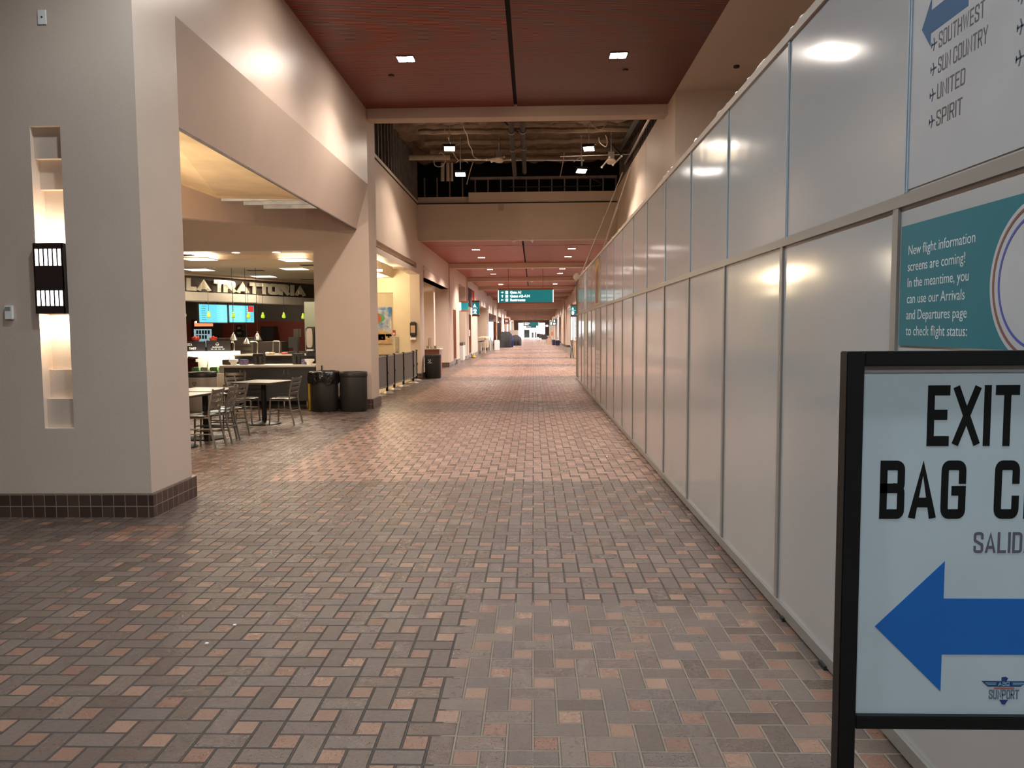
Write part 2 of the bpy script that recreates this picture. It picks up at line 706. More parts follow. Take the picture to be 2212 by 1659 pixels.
M_BASE = basetile_mat()
M_BLACK = mat('black_plastic', (0.018, 0.017, 0.017), 0.38)
M_BLACKM = mat('black_steel', (0.007, 0.007, 0.007), 0.42, var=0.2, spec=0.22)
M_DGREY = mat('charcoal_plastic', (0.022, 0.021, 0.021), 0.45, spec=0.4)
M_STEEL = mat('brushed_steel', (0.60, 0.57, 0.53), 0.28, 1.0, var=0.08, vscale=20)
M_CHAIR = mat('grey_chair_frame', (0.155, 0.138, 0.118), 0.42, 0.4)
M_SEAT = mat('dark_wood_seat', (0.032, 0.018, 0.014), 0.22)
M_TOP = mat('laminate_tabletop', (0.21, 0.18, 0.155), 0.35, var=0.1, vscale=30)
M_WHITE = mat('white_plastic', (0.78, 0.77, 0.75), 0.4)
M_LENS = mat('lit_lens', (1, 1, 1), 0.4, emit=230.0, ecol=(1.0, 0.90, 0.80))
M_LENSL = mat('lit_lens_low_bay', (1, 1, 1), 0.4, emit=45.0, ecol=(1.0, 0.92, 0.84))
M_LENSC = mat('lit_lens_cool', (1, 1, 1), 0.4, emit=130.0, ecol=(0.92, 0.97, 1.0))
M_PANEL = mat('white_partition_panel', (0.50, 0.50, 0.50), 0.115, var=0.02, vscale=0.7, bump=0.18, bscale=1.3, bdist=0.02, spec=0.5)
M_RAIL = mat('grey_partition_rail', (0.32, 0.305, 0.285), 0.4, 0.2)
M_RAILB = mat('blue_white_joint_strip', (0.36, 0.46, 0.54), 0.35)
M_DARKGAP = mat('dark_base_gap', (0.02, 0.018, 0.018), 0.8)
M_TEAL = mat('teal_sign_face', (0.006, 0.21, 0.25), 0.4)

# ------------------------------------------------------------------ setting: floor, walls
f = MB()
f.box(-16, 12, -7, 160, -0.2, 0.0)
struct(f.build('floor', M_FLOOR))
f = MB()
f.prism([(-3.9, 16.25), (-3.9, 24.66), (-6.3, 24.66), (-4.40, 16.25)], Matrix.Identity(4), 0.004)
struct(f.build('floor', mat('pale_floor', (0.52, 0.43, 0.30), 0.35, var=0.08)))  # one paler floor piece laid over the alcove tiles

XL, XR = -3.32, 2.68           # hall walls beside the high ceiling
ZC, ZP, ZF = 6.03, 5.62, 4.50  # high ceiling, wall top in the opened bay, low ceiling

# near column wall with the stepped niche
NX0, NX1 = -4.235, -3.975
w = MB()
w.box(-9.5, NX0, 6.42, 7.2, 0, ZC)
w.box(NX1, XL, 6.42, 7.2, 0, ZC)
w.box(NX0, NX1, 6.42, 7.2, 3.34, ZC)
w.box(NX0, NX1, 6.42, 7.2, 0, 0.776)
for z0, z1, e in ((3.08, 3.34, .045), (2.83, 3.08, .10), (1.28, 2.83, .155), (1.03, 1.28, .10), (0.776, 1.03, .045)):
    w.box(NX0, NX1, 6.42 + e, 7.2, z0, z1)
struct(w.build('wall_front', M_WALL))
w = MB()
w.box(-9.5, -3.29, 6.385, 6.43, 0, 0.205)
w.box(-3.345, -3.29, 6.43, 7.235, 0, 0.205)
struct(w.build('baseboard_front', M_BASE))

# upper fascia on the left, sloped lower fascia, end pillar
w = MB()
w.prism([(XL, 4.54), (XL, ZC), (-3.9, ZC), (-3.9, 4.2), (-3.62, 3.66), (-3.57, 3.66)], frame_m(Vector((0, 7.2, 0)), (1, 0, 0), (0, 0, 1), (0, 1, 0)), 8.25)
struct(w.build('wall_left', M_WALL))
w = MB()
w.box(-4.46, XL, 15.45, 16.2, 0, ZC)
w.box(-14, -4.46, 15.45, 16.2, 3.24, 7.4)
struct(w.build('wall_left', M_WALLG))
w = MB()
w.box(-4.0, -3.285, 15.42, 16.24, 0, 0.205)
struct(w.build('baseboard_left', M_BASE))
# metal edging under the fascia
w = MB()
w.box(-3.60, -3.565, 7.2, 15.45, 3.645, 3.662)
struct(w.build('trim_1', M_STUD))

# soffit board over the seating, open stud strip, curved bulkhead
A = [(-6.6, 9.4, 4.1), (-5.26, 11.3, 3.82), (-4.6, 12.6, 3.60), (-4.1, 13.8, 3.74), (-3.6, 15.4, 3.74)]
ZB = [3.25, 3.30, 3.37, 3.447, 3.57]
w = MB()
w.face([(-3.6, 7.2, 3.67), (-9.5, 7.2, 3.95), (-6.6, 9.4, 4.1), (-5.26, 11.3, 3.82), (-4.93, 11.95, 3.71), (-3.6, 11.95, 3.67)])
o = struct(w.build('ceiling', M_PLY))
sm = o.modifiers.new('thick', 'SOLIDIFY')
sm.thickness = 0.02
w = MB()
for (a, b, za, zb) in zip(A, A[1:], ZB, ZB[1:]):
    va, vb = Vector(a), Vector(b)
    d = Vector((vb.x - va.x, vb.y - va.y, 0)).normalized()
    nn = Vector((-d.y, d.x, 0)) * 0.16
    pts = [(va.x, va.y, za), (vb.x, vb.y, zb), (vb.x, vb.y, vb.z + 0.3), (va.x, va.y, va.z + 0.3)]
    w.face(pts)
    bp = [Vector(p) + nn for p in pts]
    w.face(bp)
    w.face([pts[0], pts[1], bp[1], bp[0]])
o = struct(w.build('trim_2', M_MAUVE))
w = MB()
for yy in (12.0, 12.4, 12.8):
    w.box(-5.1, -3.6, yy, yy + 0.004, 3.66, 3.80)
    w.box(-5.1, -3.6, yy, yy + 0.05, 3.655, 3.66)
    w.box(-5.1, -3.6, yy + 0.05, yy + 0.36, 3.795, 3.80)
struct(w.build('ceiling', mat('bright_stud_metal', (0.66, 0.68, 0.70), 0.4, 0.25, var=0.3, vscale=3)))
w = MB()
for xx in (-4.75, -4.3, -3.95):
    w.box(xx, xx + 0.16, 11.95, 13.2, 3.76, 3.79)
struct(w.build('ceiling', M_STUD))
w = MB()
w.box(-14, -3.9, 7.2, 15.45, 4.45, 4.5)
struct(w.build('ceiling', M_WALLG))

# hall wall in the opened bay and beyond (left)
XW = -3.68


def wall_run(side, x0, x1, openings, y0, y1, ztop, m):
    """a wall along the hall with openings (y0, y1, z0, z1)"""
    w = MB()
    y = y0
    for (a, b, zl, zh) in openings:
        if a > y:
            w.box(x0, x1, y, a, 0, ztop)
        if zl > 0:
            w.box(x0, x1, a, b, 0, zl)
        if zh < ztop:
            w.box(x0, x1, a, b, zh, ztop)
        y = b
    if y < y1:
        w.box(x0, x1, y, y1, 0, ztop)
    return w


w = wall_run('left', -4.0, XW, [(16.2, 24.7, 0, 3.73)], 16.2, 25.0, ZP, M_WALLG)
struct(w.build('wall_left', M_WALLG))
w = MB()
w.box(-4.0, XW, 16.2, 24.1, 3.41, 3.56)
w.box(-4.0, XW - 0.13, 16.2, 24.1, 3.56, 3.735)
w.box(-4.0, XW - 0.07, 16.2, 24.1, 3.66, 3.735)
w.box(-4.0, XW, 24.1, 24.72, 3.41, 3.735)
struct(w.build('trim_3', M_WALLG))
LOPEN = [(25.6, 32.9, 0, 3.38), (34.95, 36.25, 0, 2.55), (37.8, 41.2, 0, 3.9), (43.4, 45.0, 0, 2.5), (50.2, 60.0, 0.0, 3.3),
         (63.0, 76.0, 0, 3.0), (79, 88, 0, 3.0), (92, 104, 0, 3.0), (108, 120, 0, 3.0), (124, 138, 0, 3.0)]
w = wall_run('left', -4.0, XW, LOPEN, 25.0, 147, ZF, M_WALLG)
struct(w.build('wall_left', M_WALLG))
w = MB()
for a, b in ((24.7, 25.6), (32.9, 34.95), (36.25, 37.8), (41.2, 43.4), (45.0, 50.2), (60.0, 63.0), (76, 79)):
    w.box(-4.03, XW + 0.035, a - 0.03, b + 0.03, 0, 0.2)
struct(w.build('baseboard_left', M_BASE))
# projecting header bands over the second opening
w = MB()
w.box(-4.0, XW + 0.03, 25.6, 32.9, 3.38, 3.62)
w.box(-4.0, XW + 0.02, 25.6, 32.9, 3.70, 3.76)
w.box(-4.0, XW + 0.05, 33.25, 33.5, 0.2, ZF)
w.box(-4.0, XW + 0.05, 42.2, 42.45, 0.2, ZF)
struct(w.build('trim_4', M_WALLG))

# rooms behind the left openings
w = MB()
w.box(-4.55, -4.0, 24.7, 25.6, 0, 3.6)
w.box(-6.4, -4.55, 24.7, 25.0, 2.83, 3.6)
w.box(-7.0, -4.0, 27.6, 27.75, 0, 3.6)
w.box(-4.46, -4.0, 16.2, 16.28, 0, 4.4)
OB = frame_m(Vector((-4.42, 16.2, 0)), Vector((-2.78, 12.0, 0)).normalized(), (0, 0, 1), Vector((12.0, 2.78, 0)).normalized())
w.box(0, 12.1, 0, 3.74, -0.06, 0.0, OB)                    # slanting wall between alcove and restaurant
struct(w.build('wall_back', M_CREAM))
w = MB()
w.box(-9.2, -3.9, 16.2, 34.0, 3.74, 3.8)
struct(w.build('ceiling', M_CREAM))
# dropped ceiling bulkhead of the alcove
w = MB()
w.box(-9.0, -4.55, 16.28, 24.7, 3.30, 3.74)
struct(w.build('trim_5', mat('white_bulkhead_paint', (0.80, 0.73, 0.58), 0.7)))
w = MB()
w.box(-4.9, -4.0, 32.9, 33.4, 0, 3.74)
w.box(-6.3, -6.1, 27.75, 37.8, 0, 3.74)
w.box(-4.6, -4.0, 30.6, 31.0, 0, 3.74)
w.box(-7.5, -4.0, 37.3, 37.8, 0, 4.3)
w.box(-7.5, -4.0, 41.2, 41.6, 0, 4.3)
w.box(-7.5, -7.3, 37.8, 41.2, 0, 4.3)
w.box(-7.5, -4.0, 37.3, 41.6, 4.1, 4.2)
w.box(-5.6, -4.0, 49.8, 50.2, 0, 4.3)
w.box(-5.6, -4.0, 60.0, 60.4, 0, 4.3)
w.box(-8.5, -4.0, 62.6, 63.0, 0, 3.4)
w.box(-8.5, -8.3, 63.0, 140, 0, 3.4)
struct(w.build('wall_back', M_WALLG))
w = MB()
w.box(-8.5, -3.9, 62.6, 147, 3.1, 3.2)
w.box(-5.6, -3.9, 50.0, 60.2, 3.32, 3.4)
struct(w.build('ceiling', M_WALLG))

# right: drywall ceiling, wall pier and hall wall
w = MB()
w.box(XR, 7.0, 14.64, 15.5, 0, ZC)
w.box(XR, XR + 0.3, 15.5, 18.34, 0, ZP + 0.45)
w.box(XR, XR + 0.3, 18.36, 24.9, 0, ZP + 0.45)
struct(w.build('wall_right', M_WALLG))
w = MB()
w.box(XR + 0.02, XR + 0.3, 18.33, 18.37, 0, ZP + 0.4)
struct(w.build('trim_6', M_STUD))
w = MB()
w.box(6.9, 7.1, -7, 14.7, 0, ZC)
struct(w.build('wall_right', M_WALLG))
XFR = 3.04
ROPEN = [(52.5, 68.5, 0.0, 3.4), (79, 90, 0, 3.2), (94, 106, 0, 3.2), (110, 122, 0, 3.2), (126, 140, 0, 3.2)]
w = wall_run('right', XFR, XFR + 0.35, ROPEN, 24.9, 147, ZF, M_WALLG)
struct(w.build('wall_right', M_WALLG))
w = MB()
for a, b in ((24.9, 52.5), (68.5, 79), (90, 94)):
    w.box(XFR - 0.035, XFR + 0.3, a - 0.03, b + 0.03, 0, 0.2)
struct(w.build('baseboard_right', M_BASE))
# stair-stepped pilasters on the right beyond the window
w = MB()
w.box(XFR - 0.18, XFR, 72.5, 74.0, 0.2, ZF)
w.box(XFR - 0.18, XFR, 77.6, 79.0, 0.2, ZF)
struct(w.build('trim_7', M_WALLG))

# rear of the hall behind the viewer
w = MB()
w.box(-9.5, 7.0, -6.2, -6.0, 0, ZC)
w.box(-9.6, -9.4, -6.2, 6.6, 0, ZC)
struct(w.build('wall_back', M_WALLG))

# ceilings
w = MB()
w.box(XL, -0.365, -6.1, 15.45, ZC, ZC + 0.05)
w.box(-0.295, XR, -6.1, 15.45, ZC, ZC + 0.05)
struct(w.build('ceiling', M_SLAT))
w = MB()
w.box(-0.37, -0.29, -6.1, 15.45, ZC + 0.04, ZC + 0.08)
struct(w.build('ceiling', M_VOID))
w = MB()
w.box(XR, 7.0, -6.1, 14.7, ZC, ZC + 0.05)
w.box(-9.5, XL, -6.1, 7.2, ZC, ZC + 0.05)
struct(w.build('ceiling', M_WALLG))
w = MB()
w.box(XL - 0.05, XR + 0.02, 15.45, 15.8, 5.83, ZC + 0.05)          # beam at the front of the opened bay
struct(w.build('trim_8', M_WALLG))
w = MB()
w.box(-3.95, 3.4, 24.55, 24.95, ZF - 0.02, 5.62)                   # bulkhead at its far end
w.box(-3.95, 3.4, 24.66, 24.95, 5.62, 5.86)
w.box(-2.05, 2.75, 24.56, 24.70, 5.66, 5.98)
w.box(-3.95, 3.4, 24.53, 24.6, ZF - 0.02, ZF + 0.07)
struct(w.build('wall_back', M_WALLG))
w = MB()
w.box(-3.70, 2.7, 24.52, 24.57, 5.625, 5.65)
w.box(-3.72, -3.66, 16.2, 24.6, 5.605, 5.63)
struct(w.build('trim_9', M_VOID))
w = MB()
w.box(-3.80, -3.665, 16.2, 24.6, 5.63, 5.72)
struct(w.build('trim_10', M_WALLG))

# low ceiling bays
BEAMS = [33.65 + 9.05 * i for i in range(13)]
w = MB()
ys = [24.95] + BEAMS + [147]
for a, b in zip(ys, ys[1:]):
    w.box(XW, -0.36, a, b, ZF, ZF + 0.05)
    w.box(-0.30, XFR, a, b, ZF, ZF + 0.05)
struct(w.build('ceiling', M_SLAT2))
w = MB()
w.box(-0.37, -0.29, 24.9, 147, ZF + 0.045, ZF + 0.08)
struct(w.build('ceiling', M_VOID))
for i, yb in enumerate(BEAMS):
    w = MB()
    low = {5: 0.75, 7: 0.5, 8: 1.1, 10: 1.35}.get(i, 0.2)
    w.box(XW - 0.02, XFR + 0.02, yb - 0.27, yb + 0.27, ZF - low, ZF + 0.02)
    struct(w.build('trim_%d' % (11 + i), M_WALLG))

# end of the hall: glazed wall
w = MB()
w.box(XW, XFR, 147, 147.3, 2.9, ZF)
w.box(XW, -2.9, 147, 147.3, 0, 2.9)
w.box(2.3, XFR, 147, 147.3, 0, 2.9)
struct(w.build('wall_back', M_WALLG))

# plenum over the opened bay
w = MB()
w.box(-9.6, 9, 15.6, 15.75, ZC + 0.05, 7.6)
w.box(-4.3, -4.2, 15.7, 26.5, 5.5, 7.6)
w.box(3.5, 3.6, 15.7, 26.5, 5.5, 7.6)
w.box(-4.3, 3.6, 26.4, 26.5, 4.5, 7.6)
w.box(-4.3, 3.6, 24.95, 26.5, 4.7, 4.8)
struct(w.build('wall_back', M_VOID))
# roof and outer walls over everything, added to shut out stray daylight
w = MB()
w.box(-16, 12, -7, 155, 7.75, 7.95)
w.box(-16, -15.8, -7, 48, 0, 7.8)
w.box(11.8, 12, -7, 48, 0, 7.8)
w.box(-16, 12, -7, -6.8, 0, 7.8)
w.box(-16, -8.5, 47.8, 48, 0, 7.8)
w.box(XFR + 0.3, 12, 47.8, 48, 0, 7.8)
struct(w.build('unseen_roof', M_VOID))


def deck_mat():
    m = bpy.data.materials.new('sprayed_fireproofing')
    m.use_nodes = True
    n = NT(m)
    p = n.pos()
    a = n.noise(p, 3.0, 6.0, 0.7)
    n.link(n.ramp(a, [(0.25, (0.13, 0.085, 0.060)), (0.6, (0.24, 0.17, 0.12)), (0.9, (0.34, 0.25, 0.18))]), 'Base Color')
    n.bsdf().inputs['Roughness'].default_value = 0.95
    n.bump(n.noise(p, 40.0, 4.0, 0.7), 0.8, 0.03)
    return m


M_DECK = deck_mat()
w = MB()
NXD, NYD = 60, 60
grid = []
for iy in range(NYD + 1):
    row = []
    for ix in range(NXD + 1):
        x = -3.75 + 7.2 * ix / NXD
        y = 15.8 + 9.4 * iy / NYD
        z = 7.05 + 0.10 * math.sin(x * 7.1 + math.sin(y * 2.2) * 2) * math.sin(y * 4.1) + random.uniform(-.03, .03)
        row.append(w.bm.verts.new((x, y, z)))
    grid.append(row)
for a, b in zip(grid, grid[1:]):
    for i in range(NXD):
        w.bm.faces.new((a[i], a[i + 1], b[i + 1], b[i]))
struct(w.build('ceiling', M_DECK, smooth=True))
w = MB()
for yy in (17.1, 18.2, 19.3, 20.4, 21.5, 22.6, 23.6):
    x0 = -3.0 - 0.0 * yy
    pts = [(x0 + i * 0.2 if x0 + i * 0.2 < 2.9 else 2.9, yy + random.uniform(-.015, .015), 6.82 + random.uniform(-.02, .02)) for i in range(31)]
    w.tube(pts, 0.075, 8)
struct(w.build('ceiling', M_DECK, smooth=True))
# bare metal studs above the wall tops
for nm, pts in (('wall_left', [(-3.72, 16.3 + 0.41 * k) for k in range(21)]), ('wall_right', [(XR + 0.12, 15.9 + 0.41 * k) for k in range(22)])):
    w = MB()
    for (x, y) in pts:
        w.box(x - 0.05, x + 0.05, y, y + 0.035, 5.6, 7.2)
    struct(w.build(nm, M_STUD))
w = MB()
for k in range(16):
    x = -3.5 + 0.41 * k
    w.box(x, x + 0.035, 24.75, 24.85, 5.8, 6.5)
w.box(-2.0, 2.7, 24.74, 24.88, 6.42, 6.5)
struct(w.build('wall_back', M_STUD))

# ------------------------------------------------------------------ recessed lights of the hall
def make_downlight(name, z, lens):
    t = thing(name, 'x', 'ceiling light')
    b = MB()
    b.box(-0.145, 0.145, -0.135, -0.122, -0.012, 0.0)
    b.box(-0.145, 0.145, 0.122, 0.135, -0.012, 0.0)
    for x in (-0.145, -0.006, 0.133):
        b.box(x, x + 0.012, -0.122, 0.122, -0.012, 0.0)
    b.build('trim_frame', M_BLACKM, t)
    for x0 in (-0.131, 0.009):
        b = MB()
        b.box(x0, x0 + 0.122, -0.118, 0.118, -0.008, -0.001)
        b.build('lens', lens, t)
    return t


DL = {True: make_downlight('recessed_downlight', ZC, M_LENS), False: make_downlight('recessed_downlight', ZC, M_LENSC), 'low': make_downlight('recessed_downlight', ZF, M_LENSL)}
DL_used = set()


def downlight(x, y, z, warm, label, energy, group):
    src = DL[warm]
    if warm not in DL_used:
        DL_used.add(warm)
        o = src
        o.location = (x, y, z)
    else:
        o = dup(src, (x, y, z))
    o['label'] = label
    o['group'] = group
    lamp('downlight_beam', 'SPOT', (x, y, z - 0.03), energy, WARM if warm else COOL, 0.11, R(136), 0.6)


side = {-2.06: 'left', 1.40: 'right'}
for y, nm in ((12.7, 'just in front of the opened ceiling'), (9.65, 'over the seating area column'), (5.0, 'overhead near the viewer'), (1.0, 'overhead behind the tall sign'), (-3.0, 'at the rear of the hall')):
    for x in (-2.06, 1.40):
        downlight(x, y, ZC, y > 7, 'twin downlight, %s half of the dark slat ceiling, %s' % (side[x], nm), DOWN_E * (0.60 if y > 10 else 0.32 if y > 7 else 0.56), 'downlights in the high slat ceiling')
ords = ['first', 'second', 'third', 'fourth', 'fifth', 'sixth', 'seventh', 'eighth', 'ninth', 'tenth', 'eleventh', 'twelfth', 'thirteenth']
for i in range(13):
    for kk, dy in enumerate((3.05, 6.05)):
        for x in (-2.06, 1.40):
            y = 24.6 + 9.05 * i + dy
            downlight(x, y, ZF, 'low', 'twin square downlight, %s half of the %s low slat bay, %s of its pair' % (side[x], ords[i], ('nearer', 'farther')[kk]),
                      DOWN_E * 1.5, 'downlights in the low slat bays')

# ------------------------------------------------------------------ white temporary partition on the right
PX = 1.37
PSTEP = 1.262
P0 = 4.274 - 2 * PSTEP
part = thing('temporary_partition', 'long white panel construction partition running down the right side of the hall', 'partition', (PX, 12, 0))
NP = 18
for k in range(-2, NP - 1):
    y0 = P0 + k * PSTEP - (0.065 if k < 2 else 0.0)
    y1 = min(P0 + (k + 1) * PSTEP - (0.065 if k < 1 else 0.0), 24.6)
    if y0 > 24.4:
        break
    b = MB()
    b.box(PX + 0.012, PX + 0.05, y0 + 0.02, y1 - 0.02, 0.07, 2.045)
    b.build('panel', M_PANEL, part)
    b = MB()
    b.box(PX + 0.004, PX + 0.05, y0 - 0.068, y1 - 0.092 if y1 < 24.5 else y1, 2.09, 3.12)
    b.build('panel', M_PANEL, part)
    b = MB()
    b.box(PX, PX + 0.05, y0 - 0.022, y0 + 0.022, 0.0, 2.05)
    b.build('mullion', M_RAIL, part)
    b = MB()
    b.box(PX - 0.004, PX + 0.03, y0 - 0.092, y0 - 0.084, 2.09, 3.13)
    b.box(PX + 0.0, PX + 0.03, y0 - 0.084, y0 - 0.076, 2.09, 3.13)
    b.box(PX - 0.004, PX + 0.03, y0 - 0.076, y0 - 0.068, 2.09, 3.13)
    b.build('joint_strip', M_RAILB, part)
b = MB()
b.box(PX - 0.002, PX + 0.05, -0.8, 24.6, 2.045, 2.09)
b.build('middle_rail', M_RAIL, part)
b = MB()
b.box(PX - 0.006, PX + 0.05, -0.8, 24.6, 0.012, 0.07)
b.build('bottom_rail', M_RAIL, part)
b = MB()
b.box(PX + 0.006, PX + 0.04, -0.8, 24.6, 0.0, 0.012)
b.build('base_gap', M_DARKGAP, part)
b = MB()
b.box(PX - 0.01, PX + 0.09, -0.8, 24.6, 3.12, 3.165)
b.build('top_rail', mat('putty_top_rail', (0.55, 0.47, 0.41), 0.5), part)
b = MB()
b.box(PX + 0.05, PX + 0.12, -0.8, 24.6, 0, 3.1)
b.box(PX + 0.012, PX + 0.12, 24.58, 24.64, 0.0, 3.14)
b.build('backing', M_RAIL, part)
b = MB()                                             # crumpled clear wrap along the top
pts = []
yy = -0.8
while yy < 24.7:
    pts.append((PX + 0.035 + random.uniform(-.02, .015), yy, 3.172 + random.uniform(-.008, .018)))
    yy += random.uniform(0.05, 0.13)
b.tube(pts, 0.019, 7)
b.ball((PX + 0.04, 24.45, 3.27), 0.14, 0.9, 10)
wrap = mat('crumpled_plastic_wrap', (0.80, 0.74, 0.68), 0.16, var=0.1, vscale=30, bump=0.9, bscale=60, bdist=0.01)
b.build('plastic_wrap', wrap, part)
# feet
for (yy, sz) in ((3.52, 0.035), (4.10, 0.02)):
    b = MB()
    b.box(PX - 0.02, PX + 0.03, yy - sz, yy + sz, 0.0, 0.02)
    b.build('foot', M_DARKGAP, part)

WALLM = lambda y, z: frame_m(Vector((PX, y, z)), (0, -1, 0), (0, 0, 1), (-1, 0, 0))
# teal notice
po = thing('teal_notice', 'teal notice about new flight screens on the white partition behind the arrow sign', 'poster', (PX, 2.4, 1.75))
b = MB()
b.prism([(0, 1.531), (0, 1.972), (1.75, 1.972), (1.75, 1.531)], frame_m(Vector((PX + 0.010, 2.905, 0)), (0, -1, 0), (0, 0, 1), (-1, 0, 0)), 0.004)
b.build('poster_sheet', mat('teal_poster', (0.010, 0.18, 0.235), 0.55), po)
M_TXTW = mat('white_lettering', (0.72, 0.76, 0.78), 0.4)
b = MB()
lines = ['New flight information', 'screens are coming!', 'In the meantime, you', 'can use our Arrivals', 'and Departures page', 'to check flight status:']
wid = [0.452, 0.405, 0.43, 0.40, 0.445, 0.462]
for i, l in enumerate(lines):
    text_into(b, l, 0.0505, frame_m(Vector((PX + 0.0058, 2.852, 1.862 - i * 0.0585)), (0, -1, 0), (0, 0, 1), (-1, 0, 0)), 0.92, -0.004, 0.0006)
b.build('lettering', M_TXTW, po)
b = MB()


def disc(mb, c, r0, r1, M, dep, seg=72):
    for i in range(seg):
        a, d = 2 * math.pi * i / seg, 2 * math.pi * (i + 1) / seg
        q = [(c[0] + r * math.cos(t), c[1] + r * math.sin(t)) for r, t in ((r1, a), (r1, d), (r0, d), (r0, a))]
        if r0 < 1e-6:
            q = q[:3]
        mb.prism(q, M, dep)


MC = frame_m(Vector((PX + 0.006, 2.905, 0)), (0, -1, 0), (0, 0, 1), (-1, 0, 0))
cc = (0.565 + 0.235, 1.725)
disc(b, cc, 0.0, 0.235, MC, 0.002)
b.build('white_disc', mat('poster_white', (0.50, 0.52, 0.55), 0.35), po)
b = MB()
disc(b, cc, 0.213, 0.222, MC, 0.003)
b.build('brown_ring', mat('brown_ring_ink', (0.22, 0.085, 0.07), 0.4), po)
b = MB()
disc(b, cc, 0.186, 0.194, MC, 0.003)
b.build('blue_ring', mat('blue_ring_ink', (0.06, 0.08, 0.42), 0.4), po)

# airline list on the upper panel
po = thing('airline_list_poster', 'white airline list poster with slanted blue arrow high on the partition', 'poster', (PX, 2.2, 2.6))
b = MB()
b.prism([(0, 2.1), (0, 3.1), (1.25, 3.1), (1.25, 2.1)], frame_m(Vector((PX + 0.003, 2.86, 0)), (0, -1, 0), (0, 0, 1), (-1, 0, 0)), 0.003)
b.build('poster_sheet', mat('poster_white_gloss', (0.48, 0.50, 0.53), 0.2), po)
MP = frame_m(Vector((PX, 2.86, 0)), (0, -1, 0), (0, 0, 1), (-1, 0, 0))
b = MB()
au, av = 0.072, 2.640
b.prism([(0.072, av), (0.135, av + 0.085), (0.135, av + 0.042), (0.36, av + 0.042), (0.36, av - 0.036), (0.135, av - 0.036), (0.135, av - 0.08)], MP, 0.0004)
b.build('arrow', mat('steel_blue_ink', (0.030, 0.12, 0.25), 0.5, spec=0.3), po)
M_GINK = mat('grey_ink', (0.085, 0.08, 0.09), 0.5)
M_SBINK = mat('slate_blue_ink', (0.05, 0.085, 0.14), 0.5)
for i, (word, wd) in enumerate((('SOUTHWEST', 0.262), ('SUN COUNTRY', 0.282), ('UNITED', 0.168), ('SPIRIT', 0.157))):
    v = (2.535, 2.452, 2.366, 2.277)[i]
    b = MB()
    letters(b, word, 0.188, v, 0.053, MP, t=0.12, gap=0.10, depth=0.0003, width=wd)
    b.build('lettering', M_GINK, po)
    for uu in (0.158,) + ((0.628,) if i < 3 else ()):                       # little plane symbols
        c = (uu, v + 0.026 - (0.040 if uu > .5 else 0))
        b2 = MB()
        b2.prism([(c[0] - .018, c[1] - .003), (c[0] + .02, c[1] - .003), (c[0] + .02, c[1] + .003), (c[0] - .018, c[1] + .003)], MP, 0.0004)
        b2.prism([(c[0] - .006, c[1] - .022), (c[0], c[1] - .022), (c[0] + .008, c[1]), (c[0] + .001, c[1])], MP, 0.0004)
        b2.prism([(c[0] + .001, c[1]), (c[0] + .008, c[1]), (c[0], c[1] + .022), (c[0] - .006, c[1] + .022)], MP, 0.0004)
        b2.prism([(c[0] - .018, c[1] - .010), (c[0] - .014, c[1] - .010), (c[0] - .010, c[1] + .0), (c[0] - .014, c[1] + .010), (c[0] - .018, c[1] + .010)], MP, 0.0004)
        b2.build('plane_symbol', M_SBINK, po)

# graphics far down the partition
M_GREYP = mat('grey_poster', (0.48, 0.46, 0.45), 0.25, var=0.06)
for nm, lab, y0, y1, z0, z1, col, kind in (
        ('narrow_grey_poster', 'narrow grey text poster on the fourth partition panel from its far end', 19.55, 20.72, 0.10, 2.03, (0.50, 0.46, 0.45), 'g'),
        ('narrow_grey_poster', 'grey text poster with dark top on the partition, nearer than the green topped one', 15.75, 17.0, 0.10, 2.03, (0.47, 0.44, 0.43), 'd'),
        ('yellow_poster', 'yellow and dark brown poster on an upper partition panel', 15.9, 17.0, 2.12, 3.09, (0.55, 0.33, 0.05), 'y'),
        ('pale_blue_poster', 'pale blue grey poster on an upper partition panel near its far end', 19.7, 20.6, 2.12, 3.09, (0.42, 0.46, 0.56), 'b')):
    po = thing(nm, lab, 'poster', (PX, (y0 + y1) / 2, z0))
    b = MB()
    dx = 0.0105 if z0 < 2 else 0.0025
    b.box(PX + dx - 0.003, PX + dx, y0, y1, z0, z1)
    b.build('poster_sheet', mat(nm + kind, col, 0.25), po)
    b = MB()
    xs = PX + dx - 0.004
    if kind in 'gd':
        for i in range(9):
            b.box(xs, xs + 0.001, y0 + 0.15 + 0.1 * (i % 2), y1 - 0.3, 0.25 + 0.1 * i, 0.27 + 0.1 * i)
        b.build('text_lines', mat('poster_text_grey', (0.27, 0.25, 0.25), 0.5), po)
        b = MB()
        b.box(xs, xs + 0.001, y0 + 0.02, y1 - 0.02, 1.3 if kind == 'g' else 1.15, z1 - 0.02)
        b.build('picture_area', mat('poster_green' if kind == 'g' else 'poster_taupe', (0.28, 0.34, 0.20) if kind == 'g' else (0.25, 0.22, 0.215), 0.3), po)
    elif kind == 'y':
        b.prism([(0.08, 2.3), (0.3, 2.16), (0.9, 2.16), (0.95, 2.75), (0.7, 2.95), (0.3, 2.8)], frame_m(Vector((xs + 0.001, y1, 0)), (0, -1, 0), (0, 0, 1), (-1, 0, 0)), 0.001)
        b.build('dark_shape', mat('poster_dark_brown', (0.16, 0.07, 0.045), 0.4), po)
    else:
        b.prism([(0.2, 2.4), (0.6, 2.4), (0.5, 3.0), (0.35, 2.9)], frame_m(Vector((xs + 0.001, y1, 0)), (0, -1, 0), (0, 0, 1), (-1, 0, 0)), 0.001)
        b.build('pale_shape', mat('poster_pale', (0.62, 0.62, 0.66), 0.4), po)

